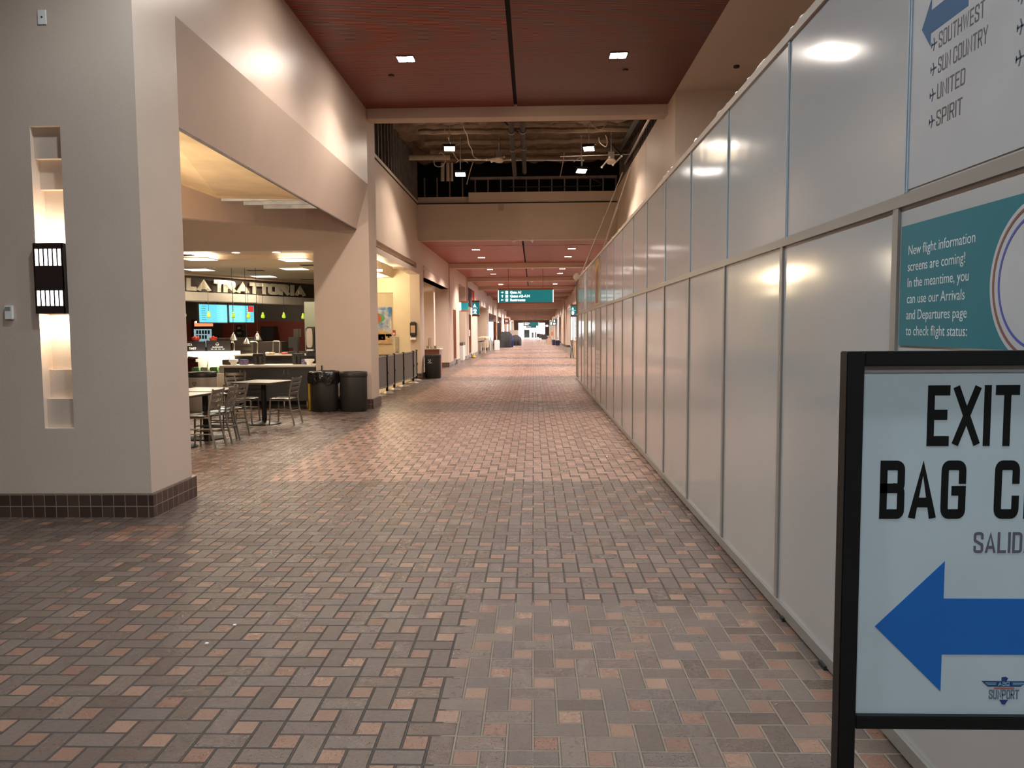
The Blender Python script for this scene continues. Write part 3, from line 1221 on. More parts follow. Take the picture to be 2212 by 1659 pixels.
# two slanting poles behind the partition
M_POLE = mat('silver_pole', (0.66, 0.60, 0.56), 0.3, 0.6)
for nm, lab, a, bq in (('telescopic_pole', 'silver pole leaning behind the partition, further from the right wall', at(1345, 372, 22.0), at(1262, 578, 24.2)),
                       ('telescopic_pole', 'silver pole leaning behind the partition, close to the right wall', at(1362, 360, 20.3), at(1302, 540, 23.8))):
    t = thing(nm, lab, 'pole', tuple(bq))
    b = MB()
    md = bq.lerp(a, 0.55)
    b.cyl(bq - (a - bq) * 0.3, md, 0.028)
    b.build('outer_tube', M_POLE, t, smooth=True)
    b = MB()
    b.cyl(md - (a - bq) * 0.04, a, 0.018)
    b.build('inner_tube', M_POLE, t, smooth=True)
    b = MB()
    b.cyl(md - (a - bq) * 0.02, md + (a - bq) * 0.02, 0.034)
    b.build('clamp', M_GALV, t, smooth=True)

# ------------------------------------------------------------------ black framed arrow sign in front
SY = 1.56
sg = thing('floor_sign', 'black framed standing sign with EXIT lettering and a big blue arrow', 'sign', (1.0, SY, 0))
SW0, SW1 = 0.637, 1.335
b = MB()
for x in (SW0, SW1 - 0.036):
    b.box(x, x + 0.036, SY, SY + 0.036, 0.02, 1.551)
    bb = b
fr = MB()
fr.box(SW0, SW0 + 0.036, SY, SY + 0.036, 0.02, 1.551)
fr.build('post', M_BLACKM, sg, bevel=0.002)
fr = MB()
fr.box(SW1 - 0.036, SW1, SY, SY + 0.036, 0.02, 1.551)
fr.build('post', M_BLACKM, sg, bevel=0.002)
b.bm.free()
fr = MB()
fr.box(SW0 + 0.036, SW1 - 0.036, SY, SY + 0.036, 1.521, 1.551)
fr.build('top_rail', M_BLACKM, sg, bevel=0.002)
fr = MB()
fr.box(SW0 + 0.036, SW1 - 0.036, SY, SY + 0.036, 0.757, 0.785)
fr.build('lower_rail', M_BLACKM, sg, bevel=0.002)
for x in (SW0 - 0.01, SW1 - 0.046):
    fr = MB()
    fr.box(x, x + 0.056, SY - 0.22, SY + 0.256, 0.0, 0.02)
    fr.build('foot', M_BLACKM, sg, bevel=0.003)
fr = MB()
fr.box(SW0 + 0.034, SW1 - 0.034, SY + 0.014, SY + 0.022, 0.783, 1.523)
bd = fr.build('sign_board', mat('pale_blue_white_board', (0.45, 0.535, 0.585), 0.32), sg)
fr = MB()
fr.box(SW0 + 0.037, SW1 - 0.037, SY + 0.011, SY + 0.0142, 1.507, 1.521)
fr.build('paper_edge', mat('grey_paper_edge', (0.26, 0.25, 0.25), 0.6), bd)
MS = frame_m(Vector((0, SY + 0.0142, 0)), (1, 0, 0), (0, 0, 1), (0, -1, 0))
M_INK = mat('black_ink', (0.007, 0.007, 0.007), 0.6, spec=0.15)
b = MB()
letters(b, 'EXIT', 0.808, 1.355, 0.1255, MS, t=0.165, gap=0.10, depth=0.0008, width=0.185)
letters(b, 'BAG', 0.716, 1.203, 0.122, MS, t=0.165, gap=0.115, depth=0.0008, width=0.175)
letters(b, 'CLAIM', 0.949, 1.203, 0.122, MS, t=0.165, gap=0.115, depth=0.0008, width=0.27)
b.build('lettering', M_INK, bd)
b = MB()
letters(b, 'SALIDA', 0.911, 1.131, 0.044, MS, t=0.135, gap=0.10, depth=0.0008, width=0.124)
b.build('small_lettering', mat('slate_ink', (0.10, 0.095, 0.125), 0.45), bd)
b = MB()
b.prism([(0.7135, 0.974), (0.8535, 1.1135), (0.8535, 1.034), (1.27, 1.034), (1.27, 0.914), (0.8535, 0.914), (0.8535, 0.834)], MS, 0.0008)
b.build('arrow', mat('blue_arrow_ink', (0.006, 0.12, 0.44), 0.38), bd)
# emblem: winged bar, ribbon lettering, small head and tail
b = MB()
ex, ez = 0.985, 0.857
b.prism([(ex - .047, ez), (ex - .034, ez - .012), (ex + .034, ez - .012), (ex + .047, ez)], MS, 0.0008)
b.prism([(ex - .006, ez), (ex + .004, ez), (ex + .008, ez + .006), (ex + .002, ez + .0095), (ex - .006, ez + .008)], MS, 0.0008)
b.prism([(ex - .009, ez - .0405), (ex + .009, ez - .0405), (ex + .003, ez - .0505), (ex - .003, ez - .0505)], MS, 0.0008)
b.build('emblem_wings', mat('navy_ink', (0.012, 0.045, 0.16), 0.45), bd)
b = MB()
letters(b, 'ABQ', ex - .0125, ez - .0098, 0.0085, frame_m(Vector((0, SY + 0.0132, 0)), (1, 0, 0), (0, 0, 1), (0, -1, 0)), t=0.16, gap=0.16, depth=0.0006, wide=1.5)
for dz in (.0035, .0070):
    for sx in (-1, 1):
        u0, u1 = sorted((ex + sx * (.043 - dz), ex + sx * .017))
        b.prism([(u0, ez - dz), (u0, ez - dz - .0012), (u1, ez - dz - .0012), (u1, ez - dz)][::-1], frame_m(Vector((0, SY + 0.0132, 0)), (1, 0, 0), (0, 0, 1), (0, -1, 0)), 0.0005)
b.build('emblem_highlights', mat('pale_blue_ink', (0.22, 0.38, 0.50), 0.45), bd)
b = MB()
letters(b, 'SUNPORT', ex - .031, ez - .039, 0.0205, MS, t=0.16, gap=0.09, depth=0.0008, width=0.062)
b.build('emblem_lettering', mat('grey_blue_ink', (0.10, 0.15, 0.21), 0.45), bd)
b = MB()
b.prism([(ex - .021, ez - .0175), (ex - .021, ez - .0135), (ex + .021, ez - .0135), (ex + .021, ez - .0175)], MS, 0.0009)
b.build('emblem_bar', mat('dusty_red_ink', (0.34, 0.14, 0.13), 0.45), bd)

# ------------------------------------------------------------------ column: sconce, thermostat, plate
sc = thing('wall_sconce', 'dark bronze wall sconce with two rows of glowing slots in the stepped niche', 'wall lamp', (-4.1, 6.45, 2.06))
M_BRONZE = mat('dark_bronze', (0.030, 0.018, 0.016), 0.4, 0.2)
b = MB()
y0, y1 = 6.375, 6.50
x0, x1 = -4.232, -3.978
b.box(x0, x1, y1 - 0.005, y1, 1.765, 2.36)
b.box(x0, x0 + 0.008, y0, y1, 1.765, 2.36)
b.box(x1 - 0.008, x1, y0, y1, 1.765, 2.36)
b.box(x0, x1, y0, y0 + 0.008, 1.965, 2.165)
b.box(x0, x1, y0, y0 + 0.008, 1.765, 1.825)
b.box(x0, x1, y0, y0 + 0.008, 2.315, 2.36)
for za, zb in ((1.825, 1.965), (2.165, 2.315)):
    for i in range(7):
        xx = x0 + 0.0035 + i * (x1 - x0 - 0.019) / 6
        b.box(xx, xx + 0.012, y0, y0 + 0.008, za, zb)
b.build('housing', M_BRONZE, sc)
for za, zb in ((1.825, 1.965), (2.165, 2.315)):
    b = MB()
    for i in range(6):
        xx = x0 + 0.0145 + i * (x1 - x0 - 0.019) / 6
        b.box(xx, xx + 0.029, y0 + 0.002, y0 + 0.007, za + 0.006, zb - 0.006)
    b.build('glowing_slots', mat('sconce_glow', (1, 1, 1), 0.4, emit=6.0, ecol=(1.0, 0.96, 0.92)), sc)
lamp('sconce_uplight', 'AREA', (-4.105, 6.47, 2.362), 5.0, (1.0, 0.87, 0.66), 0.22, rot=(math.pi, 0, 0), size_y=0.09)
lamp('sconce_downlight', 'AREA', (-4.105, 6.47, 1.763), 5.0, (1.0, 0.87, 0.66), 0.22, rot=(0, 0, 0), size_y=0.09)

t = thing('thermostat', 'small white thermostat on the grey column wall left of the sconce', 'thermostat', (-4.487, 6.42, 1.78))
b = MB()
b.box(-4.523, -4.452, 6.398, 6.42, 1.718, 1.838)
b.build('case', M_WHITE, t, bevel=0.005)
b = MB()
b.box(-4.512, -4.468, 6.395, 6.399, 1.795, 1.826)
b.build('display', mat('grey_lcd', (0.25, 0.27, 0.25), 0.2), t)
t = thing('blank_wall_plate', 'white wall plate with a dark center screw high on the column wall', 'wall plate', (-4.08, 6.42, 4.22))
b = MB()
b.box(-4.115, -4.043, 6.412, 6.42, 4.165, 4.285)
b.build('plate', M_WHITE, t, bevel=0.002)
b = MB()
b.cyl((-4.079, 6.412, 4.225), (-4.079, 6.409, 4.225), 0.007)
b.build('screw', M_DARKGAP, t)

# ------------------------------------------------------------------ seating area furniture
def make_chair():
    t = thing('dining_chair', 'x', 'chair')
    for s in (-1, 1):
        b = MB()
        b.tube([(-0.165, s * 0.165, 0.435), (-0.185, s * 0.175, 0.0)], 0.0135, 8)
        b.build('leg', M_CHAIR, t, smooth=True)
        b = MB()
        b.tube([(0.262, s * 0.178, 0.0), (0.20, s * 0.176, 0.30), (0.182, s * 0.175, 0.46), (0.195, s * 0.178, 0.58), (0.258, s * 0.185, 0.82)], 0.015, 8)
        b.build('leg', M_CHAIR, t, smooth=True)
    b = MB()
    b.lathe([(0.0001, 0.43), (0.19, 0.43), (0.215, 0.437), (0.218, 0.447), (0.19, 0.455), (0.10, 0.448), (0.0001, 0.446)], (-0.01, 0, 0), 24, 1.0, 0.93)
    for v in b.bm.verts:
        r = math.hypot(v.co.x + 0.01, v.co.y)
        if r > 0.05:
            a = math.atan2(v.co.y, v.co.x + 0.01)
            k = min(1.16, 1.0 / max(abs(math.cos(a)), abs(math.sin(a))))
            v.co.x = -0.01 + (v.co.x + 0.01) * k * 0.93
            v.co.y *= k * 0.97
    b.build('seat', M_SEAT, t, smooth=True)
    b = MB()
    for s in (-1, 1):
        b.tube([(-0.178, s * 0.17, 0.20), (0.222, s * 0.176, 0.20)], 0.009, 6)
        b.tube([(-0.178, s * 0.17, 0.27), (0.21, s * 0.176, 0.27)], 0.009, 6)
        b.tube([(-0.168, s * 0.168, 0.425), (0.188, s * 0.175, 0.425)], 0.012, 6)
    b.tube([(-0.178, -0.17, 0.235), (-0.178, 0.17, 0.235)], 0.009, 6)
    b.tube([(0.217, -0.17, 0.235), (0.217, 0.17, 0.235)], 0.009, 6)
    b.tube([(-0.168, -0.168, 0.425), (-0.168, 0.168, 0.425)], 0.012, 6)
    b.build('stretchers', M_CHAIR, t, smooth=True)
    for i in range(4):
        z = 0.545 + i * 0.079
        x = 0.19 + (z - 0.58) / 0.24 * 0.063 if z > 0.58 else 0.19
        b = MB()
        n = 8
        for k in range(n):
            y0, y1 = -0.176 + 0.352 * k / n, -0.176 + 0.352 * (k + 1) / n
            f = lambda y: x + 0.034 * (1 - (y / 0.176) ** 2)
            h = 0.021 if i < 3 else 0.026
            lo, hi = [], []
            pts = []
            for (yy, dx) in ((y0, 0), (y1, 0), (y1, .007), (y0, .007)):
                pts.append((f(yy) + dx, yy))
            A_ = [b.bm.verts.new((p[0], p[1], z - h)) for p in pts]
            B_ = [b.bm.verts.new((p[0] + 0.011, p[1], z + h)) for p in pts]
            for q in range(4):
                r = (q + 1) % 4
                if q in (1, 3) and not ((q == 1 and k == n - 1) or (q == 3 and k == 0)):
                    continue
                b.bm.faces.new((A_[q], A_[r], B_[r], B_[q]))
            b.bm.faces.new(A_[::-1])
            b.bm.faces.new(B_)
        b.build('back_slat', M_CHAIR, t)
    return t


def make_table():
    t = thing('pedestal_table', 'x', 'table')
    b = MB()
    b.box(-0.38, 0.38, -0.38, 0.38, 0.712, 0.742)
    b.build('tabletop', M_TOP, t, bevel=0.006)
    b = MB()
    b.box(-0.384, 0.384, -0.384, 0.384, 0.718, 0.734)
    b.build('edge_band', mat('dark_edge_band', (0.03, 0.022, 0.02), 0.3), t, bevel=0.003)
    b = MB()
    b.cyl((0, 0, 0.03), (0, 0, 0.70), 0.043, seg=18)
    b.box(-0.2, 0.2, -0.03, 0.03, 0.69, 0.713)
    b.box(-0.03, 0.03, -0.2, 0.2, 0.69, 0.713)
    b.build('column', M_BLACKM, t, smooth=True)
    b = MB()
    b.lathe([(0.275, 0.0), (0.275, 0.012), (0.25, 0.022), (0.09, 0.04), (0.055, 0.06), (0.0001, 0.06)], seg=32)
    b.build('base', M_BLACKM, t, smooth=True)
    return t


tb = make_table()
tb.location = (-4.68, 13.0, 0)
tb.rotation_euler = (0, 0, R(-14))
tb['label'] = 'square pedestal table standing alone before the dark counter'
dup(tb, (-4.93, 11.22, 0), R(-8), 'pedestal table half hidden by the column, in front of the grey recycling bin')
dup(tb, (-4.97, 10.36, 0), R(-8), 'pedestal table nearest the column, only its edge and foot showing')
ch = make_chair()
ch.location = (-4.62, 10.37, 0)
ch['label'] = 'ladder back chair nearest the column, first in the row of grey chairs'
dup(ch, (-4.58, 10.80, 0), R(4), 'second ladder back chair in the row beside the column')
dup(ch, (-4.66, 11.36, 0), R(-10), 'third ladder back chair in the row, its back overlapping the far chairs')
dup(ch, (-4.33, 12.98, 0), R(-6), 'ladder back chair right of the lone table, beside the trash bins')
dup(ch, (-5.02, 13.02, 0), R(178), 'ladder back chair left of the lone table, facing the bins')
dup(ch, (-5.72, 14.2, 0), R(95), 'ladder back chair in front of the dark counter, its back toward the viewer')
dup(ch, (-6.62, 16.55, 0), R(92), 'ladder back chair glowing yellow in front of the lit display case')
for o in [x for x in bpy.data.objects if x.name.startswith('dining_chair')]:
    o['group'] = 'grey ladder back chairs'
for o in [x for x in bpy.data.objects if x.name.startswith('pedestal_table')]:
    o['group'] = 'pedestal tables'


def make_bin(m, label, loc, grp='round waste bins'):
    t = thing('trash_bin', label, 'bin', loc, grp)
    x, y, z = loc
    b = MB()
    b.lathe([(0.235, 0.0), (0.25, 0.02), (0.258, 0.68), (0.255, 0.70), (0.24, 0.70), (0.24, 0.03), (0.0001, 0.03)], loc, 36, 1.06, 0.92)
    b.build('body', m, t, smooth=True)
    b = MB()
    b.lathe([(0.262, 0.69), (0.266, 0.70), (0.266, 0.775), (0.255, 0.79), (0.19, 0.785), (0.175, 0.76), (0.175, 0.70), (0.24, 0.69)], loc, 36, 1.06, 0.92)
    b.build('lid', M_DGREY, t, smooth=True)
    return t


M_BINB = mat('charcoal_bin', (0.026, 0.024, 0.023), 0.5, spec=0.35)
M_BING = mat('grey_bin', (0.30, 0.28, 0.26), 0.45)
make_bin(M_BINB, 'plain charcoal trash bin against the pillar corner', (-3.60, 15.05, 0))
bag = make_bin(M_BINB, 'charcoal trash bin with a black bag folded over its rim', (-4.19, 15.06, 0))
b = MB()
rings = []
SEG = 64
ph = [random.uniform(0, 6.28) for _ in range(6)]
for q, (r0, z0, amp) in enumerate(((0.20, 0.775, 0.004), (0.262, 0.805, 0.006), (0.285, 0.785, 0.010), (0.292, 0.72, 0.016), (0.292, 0.65, 0.022), (0.287, 0.60, 0.026), (0.281, 0.57, 0.02))):
    ring = []
    for i in range(SEG):
        a = 2 * math.pi * i / SEG
        wv = math.sin(9 * a + ph[0] + q * .7) + 0.7 * math.sin(17 * a + ph[1] - q) + 0.5 * math.sin(5 * a + ph[2])
        r = r0 + amp * wv * 0.6
        zz = z0 + (0.02 * math.sin(4 * a + ph[3]) + 0.018 * math.sin(7 * a + ph[4])) * (q / 6)
        ring.append(b.bm.verts.new((-4.19 + 1.06 * r * math.cos(a), 15.06 + 0.94 * r * math.sin(a), zz)))
    rings.append(ring)
for A_, B_ in zip(rings, rings[1:]):
    for i in range(SEG):
        b.bm.faces.new((A_[i], A_[(i + 1) % SEG], B_[(i + 1) % SEG], B_[i]))
b.build('bin_bag', mat('black_bin_bag', (0.008, 0.008, 0.009), 0.22, bump=0.6, bscale=25, bdist=0.02), bag, smooth=True)
make_bin(M_BINB, 'charcoal bin with a white recycling mark beside the fabric barriers', (-3.37, 25.35, 0))


def recycle(mb, c, r, M):
    for k in range(3):
        a0 = R(90 + 120 * k)
        pts = []
        for s in range(5):
            a = a0 + R(18 + 62 * s / 4)
            pts.append((c[0] + r * math.cos(a), c[1] + r * math.sin(a)))
        for q in stroke(pts, r * 0.36, False, False):
            mb.prism([(p.x, p.y) for p in q][::-1], M, 0.001)
        e = a0 + R(80)
        mb.prism([(c[0] + r * 1.45 * math.cos(e), c[1] + r * 1.45 * math.sin(e)), (c[0] + r * 0.55 * math.cos(e), c[1] + r * .55 * math.sin(e)),
                  (c[0] + r * math.cos(e + R(34)), c[1] + r * math.sin(e + R(34)))], M, 0.001)


rb = [o for o in bpy.data.objects if o.name.startswith('trash_bin') and o.get('label', '').startswith('charcoal bin with a white')][0]
b = MB()
MR = frame_m(Vector((0, 25.09, 0)), (1, 0, 0), (0, 0, 1), (0, -1, 0))
recycle(b, (-3.44, 0.60), 0.033, MR)
b.prism([(-3.51, 0.515), (-3.37, 0.515), (-3.37, 0.53), (-3.51, 0.53)], MR, 0.001)
b.build('recycling_mark', M_WHITE, rb)
gb = make_bin(M_BING, 'grey bin with a black recycling mark behind the row of chairs', (-6.72, 15.2, 0))
b = MB()
MR = frame_m(Vector((0, 14.955, 0)), (1, 0, 0), (0, 0, 1), (0, -1, 0))
recycle(b, (-6.78, 0.565), 0.032, MR)
b.build('recycling_mark', M_BLACK, gb)

# yellow folded floor sign and broom between counter and bins
t = thing('wet_floor_sign', 'yellow folded wet floor sign leaning beside the bagged bin', 'floor sign', (-4.48, 15.2, 0))
M_YEL = mat('safety_yellow', (0.72, 0.46, 0.015), 0.4)
b = MB()
b.box(-4.515, -4.50, 15.05, 15.35, 0.01, 0.62)
b.build('front_leaf', M_YEL, t, bevel=0.006)
b = MB()
b.box(-4.495, -4.48, 15.06, 15.34, 0.01, 0.62)
b.build('back_leaf', M_YEL, t, bevel=0.006)
b = MB()
b.box(-4.52, -4.475, 15.12, 15.28, 0.60, 0.66)
b.build('hinge_handle', M_YEL, t, bevel=0.01)
t = thing('broom', 'thin broom handle with red and black tip standing behind the bagged bin', 'broom', (-4.33, 15.40, 0))
b = MB()
b.cyl((-4.33, 15.40, 0.05), (-4.33, 15.40, 0.80), 0.011)
b.build('handle', mat('red_handle', (0.45, 0.03, 0.02), 0.35), t, smooth=True)
b = MB()
b.cyl((-4.33, 15.40, 0.80), (-4.33, 15.40, 0.90), 0.013)
b.build('grip', M_BLACK, t, smooth=True)
b = MB()
b.box(-4.44, -4.22, 15.385, 15.415, 0.0, 0.07)
b.build('brush_head', M_BLACK, t)

# ------------------------------------------------------------------ stanchions and fabric barriers
SP = [(-3.84, 18.15), (-3.735, 19.21), (-3.77, 20.41), (-3.72, 21.58), (-3.66, 22.95), (-3.75, 24.2)]
SL = ['behind the pillar edge', 'nearest the pillar in full view', 'second in full view from the pillar', 'in the middle of the row', 'next to last before the bin', 'at the far end beside the recycling bin']
for k, (x, y) in enumerate(SP):
    t = thing('stanchion', 'black barrier post on a round grey base, ' + SL[k], 'barrier post', (x, y, 0), 'barrier posts')
    b = MB()
    b.lathe([(0.175, 0.0), (0.178, 0.012), (0.16, 0.022), (0.08, 0.045), (0.034, 0.06), (0.0001, 0.06)], (x, y, 0), 28)
    b.build('base', mat('grey_stanchion_base', (0.36, 0.33, 0.30), 0.35, 0.4), t, smooth=True)
    b = MB()
    b.cyl((x, y, 0.05), (x, y, 0.985), 0.031, seg=16)
    b.build('post', M_BLACKM, t, smooth=True)
    b = MB()
    b.box(x - 0.02, x + 0.045, y - 0.03, y + 0.03, 0.50, 0.56)
    b.box(x - 0.02, x + 0.042, y - 0.03, y + 0.03, 0.93, 0.985)
    b.build('clip', M_BLACK, t)
M_FAB = mat('grey_barrier_fabric', (0.19, 0.165, 0.155), 0.85, var=0.06, vscale=60)
M_FABR = mat('grey_barrier_rail', (0.26, 0.23, 0.215), 0.5)
for k in range(5):
    (x0, y0), (x1, y1) = SP[k], SP[k + 1]
    t = thing('barrier_panel', 'grey fabric barrier panel hung between posts, ' + ['closest to the pillar', 'second from the pillar', 'third from the pillar', 'fourth from the pillar', 'short one at the far end'][k], 'barrier', ((x0 + x1) / 2, (y0 + y1) / 2, 0.15), 'fabric barrier panels')
    u = Vector((x1 - x0, y1 - y0, 0))
    L = u.length
    u.normalize()
    M = frame_m(Vector((x0, y0, 0)), u, (0, 0, 1), (u.y, -u.x, 0))
    b = MB()
    b.box(0.04, L - 0.04, 0.19, 0.935, -0.004, 0.004, M)
    b.build('fabric', M_FAB, t)
    for z0, z1 in ((0.155, 0.195), (0.93, 0.965)):
        b = MB()
        b.box(0.035, L - 0.035, z0, z1, -0.010, 0.010, M)
        b.build('rail', M_FABR, t)

# ------------------------------------------------------------------ restaurant shell
w = MB()
w.prism([(-14, 16.2), (-4.43, 16.2), (-7.2, 28.2), (-14, 28.2)], frame_m(Vector((0, 0, 3.14)), (1, 0, 0), (0, 1, 0), (0, 0, 1)), 0.13)
struct(w.build('ceiling', M_CEILT))
w = MB()
w.box(0.05, 12.1, 0, 3.2, -0.14, -0.06, OB)
w.box(-5.93, -5.55, 19.6, 20.1, 0, 2.36)
struct(w.build('wall_right', mat('pale_green_wall', (0.15, 0.16, 0.12), 0.6)))
w = MB()
w.box(-14.2, -14.0, 7.2, 28.2, 0, 3.3)
w.box(-14.2, -14.0, 7.2, 15.6, 3.2, 4.6)
struct(w.build('wall_left', M_WALLG))
w = MB()
w.box(-14, -7.2, 28.0, 28.2, 1.98, 3.2)
struct(w.build('wall_back', mat('kitchen_dark_wall', (0.15, 0.14, 0.11), 0.6)))
w = MB()
w.box(-14, -7.2, 27.95, 28.2, 0, 1.98)
struct(w.build('wall_back', mat('kitchen_red_wall', (0.26, 0.05, 0.033), 0.5)))

FU, FN = Vector((0.439, 0.898, 0)), Vector((0.898, -0.439, 0))
FO = Vector((-9.1, 19.6, 0))


def fs(px):                                    # distance along the slanted menu fascia seen at a pixel column
    k = (px - 1152) / 1640
    return (k * FO.y - FO.x) / (FU.x - FU.y * k)


MF = frame_m(FO, FU, (0, 0, 1), FN)
w = MB()
w.box(-1.6, 6.5, 2.66, 3.14, -0.45, -0.14, MF)
struct(w.build('trim_30', mat('dark_sign_backing', (0.085, 0.062, 0.050), 0.55)))
w = MB()
w.box(-1.6, 6.5, 3.075, 3.14, -0.14, 0.10, MF)
struct(w.build('trim_31', M_WALLG))
t = thing('menu_fascia_sign', 'stainless canopy with standing metal restaurant letters above the counter', 'sign', tuple(FO + Vector((0, 0, 2.41))))
b = MB()
b.box(-1.6, 2.55, 2.41, 2.655, -0.45, 0.06, MF)
b.build('canopy', mat('canopy_steel', (0.70, 0.64, 0.56), 0.3, 0.55, var=0.04), t, bevel=0.02)
b = MB()
b.box(2.55, 6.5, 2.40, 2.645, -0.45, 0.0, MF)
b.build('canopy', mat('canopy_steel', (0.70, 0.64, 0.56), 0.3, 0.55, var=0.04), t, bevel=0.02)
lp = [('L', 140, 305), ('A', 315, 535), ('T', 580, 750), ('R', 735, 940), ('A', 955, 1150), ('T', 1160, 1315), ('T', 1320, 1465), ('O', 1465, 1640), ('R', 1635, 1805), ('I', 1820, 1890), ('A', 1895, 2065)]
M_LET = mat('polished_letter_metal', (0.72, 0.66, 0.55), 0.22, 1.0, var=0.1, vscale=12, emit=0.12, ecol=(1.0, 0.85, 0.6)) if False else mat('polished_letter_metal', (0.88, 0.80, 0.66), 0.25, 0.6, bump=0.5, bscale=5, bdist=0.03)
for c, a, d in lp:
    s0, s1 = fs(380 + a / 7.373), fs(380 + d / 7.373)
    b = MB()
    letters(b, c, s0, 2.685, 0.325, frame_m(FO + FN * -0.02, FU, (0, 0, 1), FN), t=0.33 if c != 'O' else 0.29, wide=1.5, depth=0.03, width=(s1 - s0) * (0.97 if c != 'I' else 0.8), slant=0.05 if c in 'LTI' else 0)
    b.build('letter', M_LET, t)

# restaurant lights
for k, (px, py, lab) in enumerate(((430, 559, 'near left'), (638, 561, 'near right'), (430, 582, 'middle left'), (636, 580, 'middle right'), (570, 596.5, 'far one by the canopy'))):
    c = atz(px, py, 3.14)
    t = thing('ceiling_troffer', 'square glowing ceiling panel in the restaurant ceiling, ' + lab, 'ceiling light', (c.x, c.y, 3.14), 'square restaurant ceiling lights')
    b = MB()
    for q in ((-.31, .31, -.31, -.29), (-.31, .31, .29, .31), (-.31, -.29, -.29, .29), (.29, .31, -.29, .29)):
        b.box(c.x + q[0], c.x + q[1], c.y + q[2], c.y + q[3], 3.125, 3.14)
    b.build('trim_frame', M_WHITE, t)
    b = MB()
    b.box(c.x - .29, c.x + .29, c.y - .29, c.y + .29, 3.13, 3.139)
    b.build('diffuser', mat('troffer_glow', (1, 1, 1), 0.5, emit=7.0, ecol=(1.0, 0.88, 0.72)), t)
    lamp('troffer_light', 'AREA', (c.x, c.y, 3.12), 62, (1.0, 0.82, 0.60), 0.55)
for k, px in enumerate((430, 509.5, 597)):
    c = atz(px, 546 - k, 3.24)
    t = thing('header_downlight', 'small round downlight under the restaurant header, ' + ['leftmost', 'middle', 'rightmost'][k], 'ceiling light', (c.x, c.y, 3.24), 'small header downlights')
    b = MB()
    b.cyl((c.x, c.y, 3.24), (c.x, c.y, 3.232), 0.10, seg=24)
    b.build('ring', M_WHITE, t, smooth=True)
    b = MB()
    b.cyl((c.x, c.y, 3.233), (c.x, c.y, 3.228), 0.08, seg=24)
    b.build('lens', mat('downlight_glow', (1, 1, 1), 0.5, emit=5.0, ecol=(1.0, 0.85, 0.65)), t, smooth=True)
    lamp('header_spot', 'SPOT', (c.x, c.y, 3.2), 32, (1.0, 0.82, 0.60), 0.06, R(120), 0.5)
for k, (px, py, lab) in enumerate(((552, 584, 'middle of the restaurant ceiling'), (668, 572.5, 'beside the right ceiling light'), (664, 603.5, 'near the canopy at right'), (395, 550.5, 'at the left edge'))):
    c = atz(px, py, 3.14)
    t = tag(MB().box(c.x - .2, c.x + .2, c.y - .10, c.y + .10, 3.128, 3.139).build('air_vent', mat('dark_vent', (0.05, 0.04, 0.035), 0.6), loc=(c.x, c.y, 3.13)), 'dark air vent, ' + lab, 'vent', 'restaurant ceiling vents')


def pb(mb, x0, y0, x1, y1, Y, d):
    """a box whose front face stands at depth Y"""
    a, c = at(x0, y1, Y), at(x1, y0, Y)
    mb.box(min(a.x, c.x), max(a.x, c.x), Y, Y + d, min(a.z, c.z), max(a.z, c.z))
    return mb


# front counter
t = thing('service_counter', 'dark service counter with white top and bar handles under the header', 'counter', (-5.47, 15.8, 0))
b = MB()
b.box(-6.42, -4.52, 15.56, 16.15, 0.16, 0.86)
b.build('cabinet', mat('dark_counter_front', (0.021, 0.023, 0.026), 0.5, var=0.1), t)
b = MB()
b.box(-6.50, -4.50, 15.50, 16.2, 0.86, 0.905)
b.build('countertop', mat('speckled_white_top', (0.62, 0.57, 0.50), 0.25, var=0.1, vscale=90), t, bevel=0.012)
for px in (519.5, 529, 614, 623):
    x = at(px, 800, 15.55).x
    b = MB()
    b.tube([(x, 15.56, 0.71), (x, 15.53, 0.715), (x, 15.53, 0.80), (x, 15.56, 0.805)], 0.006, 6)
    b.build('handle', M_STEEL, t, smooth=True)
for px in (541, 613, 663):
    x = at(px, 870, 15.6).x
    b = MB()
    b.cyl((x, 15.64, 0), (x, 15.64, 0.17), 0.02)
    b.build('leg', M_STEEL, t, smooth=True)
b = MB()
b.box(-6.40, -4.55, 15.95, 16.0, 0.0, 0.12)
b.build('toe_board', M_DGREY, t)

# rear tier with the register
t = thing('rear_counter', 'dark rear counter with a pale ledge behind the service counter', 'counter', (-5.9, 17.5, 0))
b = MB()
b.box(-6.84, -4.92, 17.25, 17.9, 0, 1.04)
b.build('cabinet', mat('dark_counter_back', (0.026, 0.024, 0.026), 0.4), t)
b = MB()
b.box(-6.86, -4.92, 17.18, 18.0, 1.04, 1.075)
b.build('ledge', mat('pale_ledge', (0.50, 0.43, 0.36), 0.3), t, bevel=0.008)

# display case
t = thing('pizza_display_case', 'glowing glass pizza display case at the left end of the counters', 'display case', (-7.3, 17.4, 0))
b = MB()
b.box(-7.95, -6.95, 17.0, 17.7, 0, 0.66)
b.build('cabinet', mat('case_cabinet', (0.42, 0.36, 0.30), 0.4), t)
b = MB()
b.box(-7.93, -6.88, 17.05, 17.65, 1.05, 1.15)
b.build('lamp_hood', mat('case_glow', (1, 0.98, 0.92), 0.4, emit=2.6, ecol=(1.0, 0.93, 0.80)), t)
b = MB()
b.box(-7.9, -7.0, 17.60, 17.64, 0.66, 1.05)
b.build('back_panel', mat('case_back', (0.52, 0.47, 0.40), 0.4, 0.2), t)
gl = bpy.data.materials.new('case_glass')
gl.use_nodes = True
gb_ = gl.node_tree.nodes['Principled BSDF']
gb_.inputs['Base Color'].default_value = (0.95, 0.97, 0.95, 1)
gb_.inputs['Roughness'].default_value = 0.03
gb_.inputs['Transmission Weight'].default_value = 1.0
gb_.inputs['IOR'].default_value = 1.1
b = MB()
